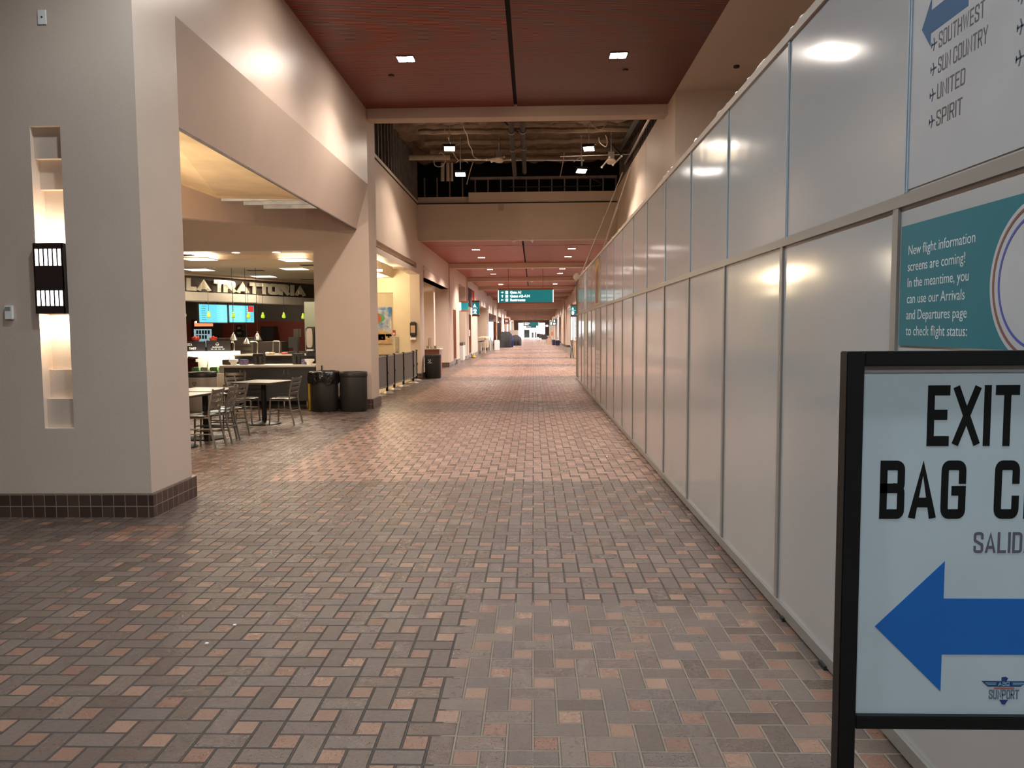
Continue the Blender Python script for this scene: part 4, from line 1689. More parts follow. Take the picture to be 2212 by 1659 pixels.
for k in range(6):
    a0, a1 = k / 6, (k + 1) / 6
    cz = lambda a: 0.66 + 0.39 * a
    cyy = lambda a: 17.0 + 0.14 * (a ** 2)
    b.face([(-7.9, cyy(a0), cz(a0)), (-6.93, cyy(a0), cz(a0)), (-6.93, cyy(a1), cz(a1)), (-7.9, cyy(a1), cz(a1))])
b.build('curved_glass', gl, t, smooth=True)
b = MB()
for x in (-7.9, -7.4, -6.93):
    b.tube([(x, 17.0 + 0.14 * (k / 6) ** 2, 0.66 + 0.39 * k / 6) for k in range(7)], 0.012, 6)
b.build('glass_frame', M_STEEL, t)
lamp('case_light', 'AREA', (-7.3, 17.35, 1.04), 12, (1.0, 0.9, 0.72), 1.1, size_y=0.4)
for k in range(4):
    x = -7.82 + 0.21 * k
    tt = tag(MB().box(x, x + 0.17, 17.14, 17.32, 0.66, 0.80).build('salad_box', mat('green_box' if k % 2 == 0 else 'pale_box', (0.20, 0.38, 0.16) if k % 2 == 0 else (0.62, 0.60, 0.52), 0.4), loc=(x + .08, 17.2, 0.66), bevel=0.01),
             ('green' if k % 2 == 0 else 'pale') + ' food box inside the lit display case, ' + ['leftmost', 'second from left', 'third from left', 'rightmost'][k], 'food box', 'food boxes in the display case')
M_BOARD = mat('black_menu_board', (0.018, 0.016, 0.016), 0.45)
for nm, (x0, y0, x1, y1), lab in (('menu_board', (396, 737.5, 442, 758), 'black pizza board on the display case, left one with white lettering'),
                                 ('menu_board', (448, 735.5, 497, 756), 'black order board on the display case, right one with a dome symbol')):
    a, c = at(x0, y1, 17.3), at(x1, y0, 17.3)
    t = thing(nm, lab, 'menu board', (a.x, 17.3, 1.15))
    b = MB()
    b.box(a.x, c.x, 17.29, 17.31, 1.155, c.z)
    b.build('board', M_BOARD, t)
    b = MB()
    for xx in (a.x - 0.012, c.x + 0.012):
        b.tube([(xx, 17.3, 1.15), (xx, 17.3, c.z - 0.01), (xx + (0.02 if xx < a.x else -0.02), 17.3, c.z + 0.012)], 0.008, 6)
    b.build('bracket', M_BLACKM, t)
    b = MB()
    MBD = frame_m(Vector((a.x, 17.2885, 1.15)), (1, 0, 0), (0, 0, 1), (0, -1, 0))
    if x0 < 440:
        letters(b, 'PIZZA', 0.055, 0.135, 0.055, MBD, t=0.2, depth=0.001)
        letters(b, 'TIME?', 0.14, 0.045, 0.055, MBD, t=0.2, depth=0.001)
    else:
        disc(b, (0.24, 0.165), 0.03, 0.037, MBD, 0.001, 20)
        b.prism([(0.2, 0.15), (0.28, 0.15), (0.28, 0.16), (0.2, 0.16)], MBD, 0.001)
        letters(b, 'OUR TREATS' if False else 'YOUR ORDER', 0.12, 0.09, 0.026, MBD, t=0.2, depth=0.001) if False else b.prism([(0.12, 0.09), (0.37, 0.09), (0.37, 0.11), (0.12, 0.11)], MBD, 0.001)
        for q in range(4):
            b.prism([(0.09 + 0.085 * q, 0.045), (0.145 + 0.085 * q, 0.045), (0.145 + 0.085 * q, 0.062), (0.09 + 0.085 * q, 0.062)], MBD, 0.001)
    b.build('lettering', M_WHITE, t)

# hanging heat lamps, green pendants
for k, (px, py0, py1, lab) in enumerate(((505, 717, 735.5, 'left'), (533.5, 728, 743, 'middle, lowest'), (556.5, 716, 735, 'right'))):
    c = at(px, py1, 18.4)
    h = (py1 - py0) / 1640 * 18.4
    t = thing('heat_lamp', 'silver cone heat lamp hanging over the rear counter, ' + lab + ' of three', 'heat lamp', tuple(c), 'silver heat lamps')
    b = MB()
    b.lathe([(0.098, 0.0), (0.10, 0.008), (0.035, h * 0.72), (0.02, h * 0.78), (0.02, h), (0.0001, h)], c, 20)
    b.build('cone', M_STEEL, t, smooth=True)
    b = MB()
    b.cyl(c + Vector((0, 0, h)), (c.x, c.y, 3.14), 0.006, seg=6)
    b.build('cord', M_BLACK, t)
for k, (px, py) in enumerate(((398.3, 677), (451, 678), (504, 679), (537, 679.5), (568, 679.5), (613.3, 679.5), (655, 681))):
    s = fs(px) * 0.92
    c = at(px, py + 8, 18.9 + 0.40 * k)
    t = thing('green_pendant_lamp', 'lime green bottle shaped pendant lamp, ' + ['leftmost by the column', 'in front of the left screen', 'at the left side of the right screen', 'at the right side of the right screen', 'first one right of the screens', 'second one right of the screens', 'rightmost before the pale wall'][k], 'pendant lamp', tuple(c), 'lime green pendant lamps')
    b = MB()
    b.lathe([(0.025, 0.0), (0.045, 0.012), (0.050, 0.05), (0.042, 0.085), (0.028, 0.108), (0.030, 0.122), (0.026, 0.145), (0.012, 0.16), (0.0001, 0.162)], c, 16)
    b.build('glass_shade', mat('lime_glass', (0.42, 0.62, 0.04), 0.2, emit=0.35, ecol=(0.55, 0.8, 0.05)), t, smooth=True)
    b = MB()
    b.cyl(c + Vector((0, 0, 0.16)), (c.x, c.y, 2.7), 0.005, seg=6)
    b.build('cord', M_BLACK, t)

# menu screens
def screen_mat(nm, banner):
    m = mat(nm, (0.02, 0.05, 0.06), 0.2, emit=1.05, ecol=(0.16, 0.74, 0.90))
    return m


for k, (xa, xb, zt, zb, lab) in enumerate(((424, 488, 2.36, 1.83, 'left'), (490.5, 547, 2.36, 1.84, 'right'))):
    s0, s1 = fs(xa), fs(xb)
    t = thing('menu_screen', 'bright cyan menu screen hanging under the canopy, the %s one' % lab, 'screen', tuple(FO + FU * s0 + Vector((0, 0, zb))), 'menu screens')
    b = MB()
    b.box(s0, s1, zb, zt, -0.08, -0.01, MF)
    b.build('case', M_BLACK, t)
    b = MB()
    b.box(s0 + 0.025, s1 - 0.025, zb + 0.025, zt - 0.025, -0.01, -0.006, MF)
    b.build('display', screen_mat('cyan_screen_glow', k), t)
    b = MB()
    ml = frame_m(FO + FN * -0.005, FU, (0, 0, 1), FN)
    W = s1 - s0
    for q in range(7):
        zq = zt - 0.08 - q * 0.06
        for (u0, u1) in ((0.10, 0.10 + 0.16 - 0.015 * (q % 3)), (0.66, 0.72), (0.86, 0.92)):
            b.box(s0 + u0 * W, s0 + u1 * W, zq, zq + 0.012, 0, 0.001, ml)
    b.build('menu_lines', mat('screen_text', (0.02, 0.08, 0.10), 0.3, emit=0.30, ecol=(0.10, 0.40, 0.48)), t)
    if k:
        b = MB()
        b.box(s0 + 0.76 * W, s0 + 0.96 * W, zt - 0.20, zt - 0.03, 0, 0.001, ml)
        b.build('red_banner', mat('screen_red', (0.2, 0.01, 0.01), 0.3, emit=0.6, ecol=(0.75, 0.03, 0.05)), t)
    b = MB()
    for u in (0.3, 0.7):
        p = FO + FU * (s0 + u * W) + FN * -0.05
        b.cyl((p.x, p.y, zt), (p.x, p.y, 2.42), 0.012, seg=8)
    b.build('bracket', M_BLACKM, t)
lamp('screen_light', 'AREA', tuple(FO + FU * 1.6 + FN * 0.05 + Vector((0, 0, 2.1))), 6, (0.4, 0.9, 1.0), 0.9, rot=(R(90), 0, math.atan2(FU.y, FU.x)), size_y=0.45)

# kitchen equipment
t = thing('drink_cooler', 'glass door drink cooler with glowing red header in the kitchen', 'cooler', tuple(at(438, 800, 25.5)))
b = MB()
pb(b, 417, 690, 461, 800, 25.5, 0.7)
b.build('cabinet', M_BLACK, t)
b = MB()
pb(b, 420, 694, 459, 705, 25.47, 0.03)
b.build('lit_header', mat('cooler_header_glow', (0.6, 0.1, 0.05), 0.4, emit=1.6, ecol=(1.0, 0.22, 0.08)), t)
b = MB()
pb(b, 422, 693.5, 437, 698, 25.46, 0.01)
b.build('header_logo', mat('cooler_logo_glow', (1, 1, 1), 0.4, emit=2.0, ecol=(1.0, 0.8, 0.75)), t)
b = MB()
pb(b, 420, 711, 456, 750, 25.47, 0.03)
b.build('door', mat('cooler_door_glow', (0.3, 0.4, 0.42), 0.3, var=0.5, vscale=9, emit=0.55, ecol=(0.45, 0.72, 0.80)), t)
for k in range(9):
    xx = 424 + (k % 5) * 6.2
    yy = 713.5 if k < 5 else 724
    pb(MB(), xx, yy, xx + 4, yy + 8, 25.44, 0.02)
    o = tag(pb(MB(), xx, yy, xx + 3.4, yy + 8, 25.43, 0.03).build('bottle', mat('dark_bottle', (0.05, 0.07, 0.08), 0.3), loc=tuple(at(xx, yy + 8, 25.43))), 'dark bottle standing in the kitchen drink cooler', 'bottle', 'bottles in the drink cooler')

for (nm, cat, lab, rect, Y, d, m) in (
        ('storage_rack', 'rack', 'tall dark machine on the red kitchen wall', (563, 705, 590, 735), 27.0, 0.5, M_BLACK),
        ('wall_notice', 'notice', 'pale paper notice on the red kitchen wall, larger left one', (634, 710.5, 644.5, 728), 27.9, 0.02, mat('paper', (0.36, 0.32, 0.24), 0.7)),
        ('wall_notice', 'notice', 'pale paper notice by the pale wall, narrow right one', (646, 710.5, 650.5, 728), 27.9, 0.02, mat('paper', (0.36, 0.32, 0.24), 0.7)),
        ('back_shelf', 'shelf', 'long pale steel shelf behind the heat lamps', (470, 729, 545, 733.5), 22.5, 0.5, M_STEEL),
        ('pizza_oven', 'oven', 'stacked grey pizza oven behind the left heat lamp', (502, 733.5, 546, 768), 22.3, 0.8, mat('oven_steel', (0.20, 0.18, 0.15), 0.4, 0.4)),
        ('prep_table', 'table', 'low dark prep table with panels behind the tap rail', (560, 738, 608, 766), 21.5, 0.7, mat('prep_dark', (0.06, 0.045, 0.04), 0.4))):
    a = at(rect[0], rect[3], Y)
    o = pb(MB(), *rect, Y, d).build(nm, m, loc=tuple(a), bevel=0.01 if d > .1 else 0)
    tag(o, lab, cat)
ov = [o for o in bpy.data.objects if o.name == 'pizza_oven'][0]
b = MB()
pb(b, 506, 746, 542, 747.5, 22.27, 0.03)
pb(b, 506, 757, 542, 758.5, 22.27, 0.03)
b.build('door_handles', M_STEEL, ov)
# coffee urn stack behind the screens
t = thing('coffee_brewer', 'tall dark chrome brewer under the right screen', 'brewer', tuple(at(516, 735, 24)))
for (x0, y0, x1, y1, m) in ((510, 702, 522, 716, M_BLACK), (507, 714, 527, 734, M_BLACK), (513, 706, 519, 711, M_STEEL), (512, 717, 520, 722, M_TOP)):
    b = MB()
    pb(b, x0, y0, x1, y1, 24 if m is M_BLACK else 23.97, 0.3 if m is M_BLACK else 0.03)
    b.build('housing' if m is M_BLACK else 'fitting', m, t)

# baskets of red peppers behind the boards
for k, px in enumerate((423, 461)):
    c = at(px, 735, 18.2)
    t = thing('pepper_basket', 'basket heaped with red peppers behind the %s black board' % ('left', 'right')[k], 'basket', tuple(c), 'baskets of red peppers')
    b = MB()
    b.lathe([(0.08, 0), (0.10, 0.05), (0.095, 0.05), (0.075, 0.006), (0.0001, 0.006)], c, 16)
    b.build('basket', mat('red_basket', (0.35, 0.03, 0.015), 0.5), t, smooth=True)
    b = MB()
    for q in range(22):
        a, r = random.uniform(0, 6.28), random.uniform(0, 0.085)
        b.ball(c + Vector((r * math.cos(a), r * math.sin(a), random.uniform(0.05, 0.085 - r * .3))), random.uniform(.018, .028), 1.2, 8)
    o = b.build('peppers', mat('red_pepper', (0.50, 0.05, 0.02), 0.3, var=0.3), t, smooth=True)
    o['kind'] = 'stuff'
    b = MB()
    b.cyl((c.x, c.y, 1.15), (c.x, c.y, c.z), 0.07, seg=12)
    b.build('stand', M_BLACK, t)

lamp('kitchen_fill', 'POINT', (-8.8, 25.0, 2.95), 45, (1.0, 0.85, 0.7), 0.2)  # added point light without a fixture, hidden behind the canopy, lifts the kitchen
# things on the two counters
t = thing('point_of_sale', 'black cash register screen on the rear counter by the pale wall', 'cash register', tuple(at(632, 766, 17.6)))
b = MB()
a, c = at(623, 752, 17.55), at(645, 728, 17.55)
b.box(a.x, c.x, 17.55, 17.60, a.z, c.z, None)
b.build('monitor', M_DGREY, t, bevel=0.008)
b = MB()
b.cyl((a.x + 0.14, 17.62, 1.08), (a.x + 0.14, 17.58, a.z + 0.05), 0.03)
b.build('stand', M_BLACK, t)
b = MB()
b.box(a.x - 0.05, c.x + 0.08, 17.5, 17.85, 1.076, 1.13)
b.build('drawer', M_BLACK, t, bevel=0.006)
b = MB()
b.box(c.x - 0.10, c.x + 0.0, 17.44, 17.52, 1.076, a.z + 0.17)
b.build('customer_display', M_DGREY, t, bevel=0.006)
for k, (pts, lab) in enumerate((([(590, 766), (590, 738.5), (592, 737), (602, 737), (604, 738.5), (604, 766)], 'arched steel rail standing on the rear counter'),
                                ([(541, 738), (553, 738), (556.5, 741), (556.5, 766)], 'bent steel pipe tap right of the middle heat lamp'),
                                ([(498, 739), (504, 739), (506, 743), (506, 768)], 'bent steel pipe beside the right black board'))):
    P = [at(x, y, 17.55) for x, y in pts]
    o = MB().tube(P, 0.014, 8).build('steel_rail', M_STEEL, loc=tuple(P[-1]), smooth=True)
    tag(o, lab, 'rail')
for k, (x0, y0, x1, y1, lab) in enumerate(((546, 764, 567, 787, 'in the middle of the counter'), (631, 763.5, 652, 787, 'at the right below the register'))):
    a = at(x0, y1, 15.95)
    t = thing('cup_dispenser', 'black twin cup dispenser ' + lab, 'dispenser', (a.x, 15.95, 0.905), 'black cup dispensers')
    b = MB()
    pb(b, x0, y0, x1, y1, 15.85, 0.2)
    b.build('housing', M_BLACK, t, bevel=0.01)
    for f in (0.3, 0.72):
        p = at(x0 + (x1 - x0) * f, y0, 15.84)
        b = MB()
        b.cyl((p.x, 15.84, 0.93), (p.x, 15.84, p.z - 0.06), 0.035)
        b.build('cup_tube', M_DGREY, t, smooth=True)
for k, (x0, y0, x1, y1, m, cat, nm, lab) in enumerate((
        (480, 776, 498, 787, mat('brown_tray', (0.06, 0.035, 0.025), 0.4), 'box', 'condiment_box', 'brown condiment box at the left end of the service counter'),
        (499, 775, 515, 787, M_WHITE, 'dispenser', 'napkin_dispenser', 'white napkin dispenser near the brown condiment box'),
        (517, 776, 532, 787, mat('purple_cups', (0.12, 0.09, 0.20), 0.5, var=0.8, vscale=25), 'cup holder', 'cup_holder', 'purple patterned cup holder next to the left napkin dispenser'),
        (650.5, 776, 660, 787, mat('purple_cups', (0.12, 0.09, 0.20), 0.5, var=0.8, vscale=25), 'cup holder', 'cup_holder', 'purple patterned cup holder at the right end of the counter'),
        (662, 774.5, 679, 786, M_WHITE, 'dispenser', 'napkin_dispenser', 'white napkin dispenser at the right end of the counter'))):
    a = at(x0, y1, 15.8)
    if nm == 'napkin_dispenser':
        b = MB()
        c = at(x1, y0, 15.8)
        w_ = c.x - a.x
        b.prism([(0.25 * w_, 0), (0.75 * w_, 0), (0.78 * w_, 0.05), (w_, 0.07), (w_, 0.115), (0, 0.115), (0, 0.07), (0.22 * w_, 0.05)], frame_m(Vector((a.x, 15.8, 0.905)), (1, 0, 0), (0, 0, 1), (0, -1, 0)), 0.12)
        o = b.build(nm, m, loc=(a.x, 15.8, 0.905), bevel=0.004)
    else:
        o = pb(MB(), x0, y0, x1, y1, 15.75, 0.14).build(nm, m, loc=(a.x, 15.8, 0.905), bevel=0.006)
        o.location.z += 0.905 - a.z if abs(a.z - 0.905) < .1 else 0
    tag(o, lab, cat)
for k, (px, py, m, lab) in enumerate(((578, 764, M_WHITE, 'white paper scrap'), (586, 764.5, mat('tan_paper', (0.55, 0.38, 0.18), 0.6), 'tan paper packet'), (613, 763.5, mat('red_packet', (0.45, 0.05, 0.05), 0.5), 'red packet'))):
    p = at(px, py, 17.3)
    b = MB()
    b.ball((p.x, 17.35, 1.10), 0.075, 0.35, 10)
    for v in b.bm.verts:
        v.co += Vector((random.uniform(-.014, .014), random.uniform(-.014, .014), random.uniform(-.008, .008)))
        v.co.z = max(v.co.z, 1.077)
    o = b.build('crumpled_packet', m, loc=(p.x, 17.35, 1.076))
    tag(o, lab + ' lying on the rear ledge', 'packet')
t = thing('sanitizer_stand', 'black hand sanitizer stand with grey oval front beside the pale wall', 'dispenser', (at(669, 766, 16.6).x, 16.6, 1.0))
b = MB()
pb(b, 660.5, 706, 681, 764, 16.6, 0.12)
b.build('back_board', M_BLACK, t, bevel=0.03)
b = MB()
a, c = at(662.5, 751, 16.57), at(675, 709, 16.57)
mx, mz, rx, rz = (a.x + c.x) / 2, (a.z + c.z) / 2, (c.x - a.x) / 2, (c.z - a.z) / 2
pts = []
for q in range(24):
    th = 2 * math.pi * q / 24
    cs, sn = math.cos(th), math.sin(th)
    pts.append((mx + rx * math.copysign(abs(cs) ** .55, cs), mz + rz * math.copysign(abs(sn) ** .55, sn)))
b.prism(pts, frame_m(Vector((0, 16.6, 0)), (1, 0, 0), (0, 0, 1), (0, -1, 0)), 0.05)
b.build('oval_cover', mat('silver_grey_plastic', (0.42, 0.38, 0.34), 0.3, 0.3), t)
b = MB()
pb(b, 662, 755, 676, 758, 16.48, 0.12)
b.build('drip_tray', M_WHITE, t)
b = MB()
a = at(663, 764, 16.6)
b.box(a.x - 0.02, a.x + 0.20, 16.6, 16.72, 0.905, 1.13)
b.build('stand', M_BLACK, t)

# ------------------------------------------------------------------ lit alcove: painting, dispensers, lights
t = thing('balloon_painting', 'painting of a striped hot air balloon over adobe houses in the lit alcove', 'painting', (-5.9, 27.55, 1.13))
a, c = at(760, 743, 27.55), at(845, 663, 27.55)
u0, u1, v0, v1 = a.x, c.x, a.z, c.z
b = MB()
b.box(u0, u1, 27.54, 27.6, v0, v1)


def sky_paint():
    m = bpy.data.materials.new('painted_clouds')
    m.use_nodes = True
    n = NT(m)
    cl = n.noise(n.pos(), 2.6, 6.0, 0.62)
    n.link(n.ramp(cl, [(0.38, (0.06, 0.22, 0.52)), (0.5, (0.42, 0.50, 0.66)), (0.64, (0.80, 0.72, 0.72))]), 'Base Color')
    n.bsdf().inputs['Roughness'].default_value = 0.6
    return m


b.build('canvas', sky_paint(), t)
MPp = frame_m(Vector((0, 27.538, 0)), (1, 0, 0), (0, 0, 1), (0, -1, 0))
W_, H_ = u1 - u0, v1 - v0
b = MB()
for (x0, x1, y0, y1) in ((0.0, 1.0, 0.0, 0.26), (0.66, 0.84, 0.10, 0.36), (0.42, 0.62, 0.2, 0.33), (0.85, 1.0, 0.2, 0.30)):
    b.prism([(u0 + x0 * W_, v0 + y0 * H_), (u0 + x1 * W_, v0 + y0 * H_), (u0 + x1 * W_, v0 + y1 * H_), (u0 + x0 * W_, v0 + y1 * H_)], MPp, 0.002)
b.build('adobe_houses', mat('adobe_paint', (0.62, 0.42, 0.22), 0.6, var=0.2, vscale=6), t)
b = MB()
for k, (x, y) in enumerate(((0.74, 0.14), (0.5, 0.2), (0.9, 0.16))):
    b.prism([(u0 + x * W_, v0 + y * H_), (u0 + (x + .05) * W_, v0 + y * H_), (u0 + (x + .05) * W_, v0 + (y + .05) * H_), (u0 + x * W_, v0 + (y + .05) * H_)], frame_m(Vector((0, 27.535, 0)), (1, 0, 0), (0, 0, 1), (0, -1, 0)), 0.002)
b.build('dark_windows', M_SEAT, t)
bcx, bcz = u0 + 0.58 * W_, v0 + 0.68 * H_
cols = [(0.10, 0.42, 0.12), (0.75, 0.55, 0.05), (0.20, 0.55, 0.20), (0.80, 0.75, 0.30), (0.55, 0.10, 0.08), (0.12, 0.40, 0.16)]
for k in range(6):
    f0, f1 = -1 + k / 3.0, -1 + (k + 1) / 3.0
    pts = []
    for q in range(11):
        z = -1 + 2 * q / 10
        r = math.sqrt(max(0, 1 - z * z)) if z > 0 else (1 - (-z) ** 1.6 * 0.85)
        pts.append((r, z))
    poly = [(bcx + 0.26 * W_ * f0 * r, bcz + 0.17 * H_ * z) for r, z in pts] + [(bcx + 0.26 * W_ * f1 * r, bcz + 0.17 * H_ * z) for r, z in reversed(pts)]
    b = MB()
    b.prism(poly, MPp, 0.003)
    b.build('balloon_stripe', mat('balloon_paint_%d' % k, cols[k], 0.6), t)
for k, (px, py, z) in enumerate(((820, 619, 3.3), (821, 631.2, 3.3))):
    c = at(px, py, 21.2 if k == 0 else 23.6)
    c.z = 3.3
    t = thing('alcove_downlight', 'round glowing ceiling light in the alcove, ' + ('nearer large one', 'farther small one')[k], 'ceiling light', tuple(c), 'round alcove lights')
    b = MB()
    b.cyl(c, c - Vector((0, 0, 0.05)), 0.09, 0.085, seg=20)
    b.build('lens', mat('downlight_glow', (1, 1, 1), 0.5, emit=5.0, ecol=(1.0, 0.85, 0.65)), t, smooth=True)
    lamp('alcove_light', 'POINT', (c.x, c.y, 3.15), 62, (1.0, 0.80, 0.52), 0.1)
lamp('alcove_cove', 'AREA', (-4.15, 19.5, 3.70), 70, (1.0, 0.84, 0.58), 0.15, size_y=4.5, rot=(0, R(-50), 0))
lamp('alcove_back', 'POINT', (-5.6, 26.2, 2.9), 42, (1.0, 0.84, 0.55), 0.1)
lamp('second_alcove', 'POINT', (-5.2, 29.0, 3.2), 110, (1.0, 0.84, 0.6), 0.12)
t = thing('soap_dispenser', 'black sanitizer dispenser with tan label on the cream alcove wall', 'dispenser', tuple(at(892, 725, 24.7)))
b = MB()
pb(b, 885.5, 695, 899, 727, 24.58, 0.12)
b.build('housing', M_BLACK, t, bevel=0.03)
b = MB()
pb(b, 887, 703, 896.5, 719, 24.57, 0.02)
b.build('label_card', mat('tan_label', (0.52, 0.33, 0.20), 0.5), t)
b = MB()
pb(b, 886, 729, 898, 734, 24.55, 0.15)
b.build('drip_tray', M_WHITE, t)
t = thing('fire_alarm_pull', 'small red and white alarm pull beside the painting', 'alarm', tuple(at(851, 723, 24.7)))
b = MB()
pb(b, 848.5, 713, 853.5, 724, 24.66, 0.04)
b.build('case', mat('alarm_red', (0.45, 0.04, 0.05), 0.4), t)
b = MB()
pb(b, 849.5, 719, 852.5, 723, 24.65, 0.02)
b.build('handle', M_WHITE, t)
for k, (x0, y0, x1, y1, Y, lab) in enumerate(((854, 728, 861, 760, 24.66, 'on the alcove wall under the alarm'), (926.5, 730, 931, 752, 30.55, 'inside the second opening'), (963, 729, 968, 788, 33.3, 'on the corner past the second opening'))):
    a = at(x0, y1, Y)
    o = pb(MB(), x0, y0, x1, y1, Y, 0.03).build('corner_guard', M_STEEL, loc=tuple(a))
    tag(o, 'steel corner guard ' + lab, 'corner guard', 'steel corner guards')
# condiment stand behind the recycling bin
t = thing('condiment_stand', 'wood sided condiment stand with clutter on top behind the recycling bin', 'stand', (-3.6, 26.6, 0))
b = MB()
a, c = at(912, 800, 26.4), at(949, 755, 26.4)
b.box(a.x, c.x, 26.4, 27.1, 0, 0.93)
b.build('cabinet', mat('wood_side', (0.22, 0.085, 0.05), 0.45), t)
b = MB()
b.box(a.x - 0.03, c.x + 0.03, 26.35, 27.15, 0.93, 0.965)
b.build('top', mat('speckled_white_top', (0.62, 0.57, 0.50), 0.25), t)
for k in range(4):
    p = at(917 + 8 * k, 752, 26.6)
    o = MB().box(p.x - .05, p.x + .05, 26.5, 26.6, 0.965, 1.03 + 0.03 * (k % 2)).build('condiment_tray', mat('tray_%d' % (k % 2), ((0.55, 0.5, 0.42), (0.32, 0.24, 0.18))[k % 2], 0.4), loc=(p.x, 26.55, 0.965), bevel=0.006)
    tag(o, 'small condiment tray on the wood sided stand, %s from left' % ('first', 'second', 'third', 'fourth')[k], 'tray', 'condiment trays')
# stacked white shelves seen through the second opening
for k in range(3):
    z = 3.05 + 0.22 * k
    o = MB().box(-5.9, -4.62 - 0.04 * (2 - k), 29.0, 29.6, z, z + 0.15).build('wall_ledge', M_CREAM, loc=(-5.2, 29.3, z))
    tag(o, 'cream stepped ledge high in the second opening, ' + ('lowest', 'middle', 'topmost')[k], 'ledge', 'cream stepped ledges')
t = thing('low_bench', 'pale low table seen over the fabric barriers', 'table', tuple(at(835, 770, 24.3)))
b = MB()
a, c = at(818, 762, 24.0), at(852, 757, 24.0)
b.box(a.x, c.x, 24.0, 24.5, 0.80, 0.84)
b.build('top', M_CHAIR, t)
for x in (a.x + 0.04, c.x - 0.04):
    b = MB()
    b.box(x - .02, x + .02, 24.05, 24.09, 0, 0.80)
    b.build('leg', M_CHAIR, t)

t = thing('added_globe_pendant', 'added globe lamp, unseen behind the near column, lighting the soffit', 'pendant lamp', (-5.5, 8.6, 2.7))  # added lamp, out of view, to light the soffit over the seats
b = MB()
b.ball((-5.5, 8.6, 2.7), 0.16, 1.0, 16)
b.build('globe', mat('added_globe_glow', (1, 1, 1), 0.4, emit=6.0, ecol=(1.0, 0.86, 0.62)), t, smooth=True)
b = MB()
b.cyl((-5.5, 8.6, 2.84), (-5.5, 8.6, 3.75), 0.01, seg=6)
b.build('cord', M_BLACK, t)
lamp('added_globe_light', 'POINT', (-5.5, 8.6, 2.3), 300, (1.0, 0.82, 0.58), 0.16)

# ------------------------------------------------------------------ far hall, left side
M_DOOR = mat('walnut_door', (0.15, 0.055, 0.028), 0.85, spec=0.05, var=0.12, vscale=3)
for k, (y0, y1, zt) in enumerate(((34.95, 36.25, 2.55), (43.4, 45.0, 2.5))):
    o = MB().box(XW - 0.06, XW - 0.002, y0, y1, 0, zt).build('door_%d' % (k + 1), M_DOOR)
    struct(o)
    b = MB()
    b.box(XW - 0.002, XW + 0.004, y0 + 0.05, y1 - 0.05, 0.02, 0.28)
    b.build('kick_plate', mat('brown_kick_plate', (0.07, 0.03, 0.02), 0.4), o)
    b = MB()
    b.cyl((XW - 0.04, y1 - 0.12, 1.0), (XW + 0.03, y1 - 0.12, 1.0), 0.02)
    b.build('handle', M_STEEL, o)
# restroom blade sign
def blade(nm, lab, x0, x1, Y, z0, z1, txt, cat='sign', d=0.12, face=M_TEAL):
    t = thing(nm, lab, cat, ((x0 + x1) / 2, Y, z0))
    b = MB()
    b.box(x0, x1, Y, Y + d, z0, z1)
    b.build('panel', face, t)
    b = MB()
    b.box(x0 - 0.02, x1 + 0.02, Y - 0.01, Y + d, z1, z1 + 0.09)
    b.box(x0 - 0.02, x1 + 0.02, Y - 0.01, Y + d, z0 - 0.09, z0)
    b.build('wood_trim', mat('cherry_trim', (0.35, 0.11, 0.055), 0.4), t)
    return t


M_SIGNW = mat('lit_sign_white', (1, 1, 1), 0.4, emit=1.6, ecol=(1, 1, 1))
M_TEALG = mat('lit_teal_face', (0.006, 0.20, 0.24), 0.4, emit=0.22, ecol=(0.0, 0.55, 0.62))
t = blade('restroom_sign', 'small teal blade sign with a glowing edge inside the third left opening', -3.66, -3.30, 38.6, 2.62, 2.98, '', face=M_TEALG)
b = MB()
b.box(-3.76, -3.655, 38.57, 38.7, 2.60, 3.0)
b.build('lit_edge', M_SIGNW, t)
for (num, xa, xb, Y, side_) in (('2', 1020.5, 1035.0, 44.6, 'left'), ('3', 1233, 1247, 44.6, 'right')):
    a, c = at(xa, 680, Y), at(xb, 652.5, Y)
    if num == '3':
        a, c = at(xa, 681, Y), at(xb, 661, Y)
    t = blade('gate_sign', 'tall teal gate sign reading A over %s on the %s side of the far hall' % (num, side_), a.x, c.x, Y, a.z, c.z, '', face=M_TEALG)
    b = MB()
    M = frame_m(Vector((0, Y - 0.001, 0)), (1, 0, 0), (0, 0, 1), (0, -1, 0))
    w_, h_ = c.x - a.x, c.z - a.z
    letters(b, 'A', a.x + 0.14 * w_, a.z + 0.60 * h_, 0.28 * h_, M, t=0.24, wide=1.3, depth=0.01)
    letters(b, num, a.x + 0.14 * w_, a.z + 0.08 * h_, 0.36 * h_, M, t=0.24, wide=1.2, depth=0.01)
    b.prism([(a.x + .05, a.z + 0.52 * h_), (c.x - 0.08, a.z + 0.52 * h_), (c.x - 0.08, a.z + 0.535 * h_), (a.x + .05, a.z + 0.535 * h_)], M, 0.008)
    b.build('lettering', M_SIGNW, t)
# banner on the left wall
t = thing('wall_banner', 'grey photo banner with a red stripe hung on the left wall before the gate sign', 'banner', (XW, 44, 2.95))
b = MB()
b.box(XW, XW + 0.03, 42.6, 45.6, 2.95, 4.0)
b.build('photo', mat('banner_photo', (0.10, 0.085, 0.10), 0.85, spec=0.05, var=0.7, vscale=2.0), t)
b = MB()
b.box(XW, XW + 0.03, 45.6, 47.3, 2.95, 4.0)
b.build('red_stripe', mat('banner_red', (0.50, 0.045, 0.025), 0.85, spec=0.05, var=0.1), t)
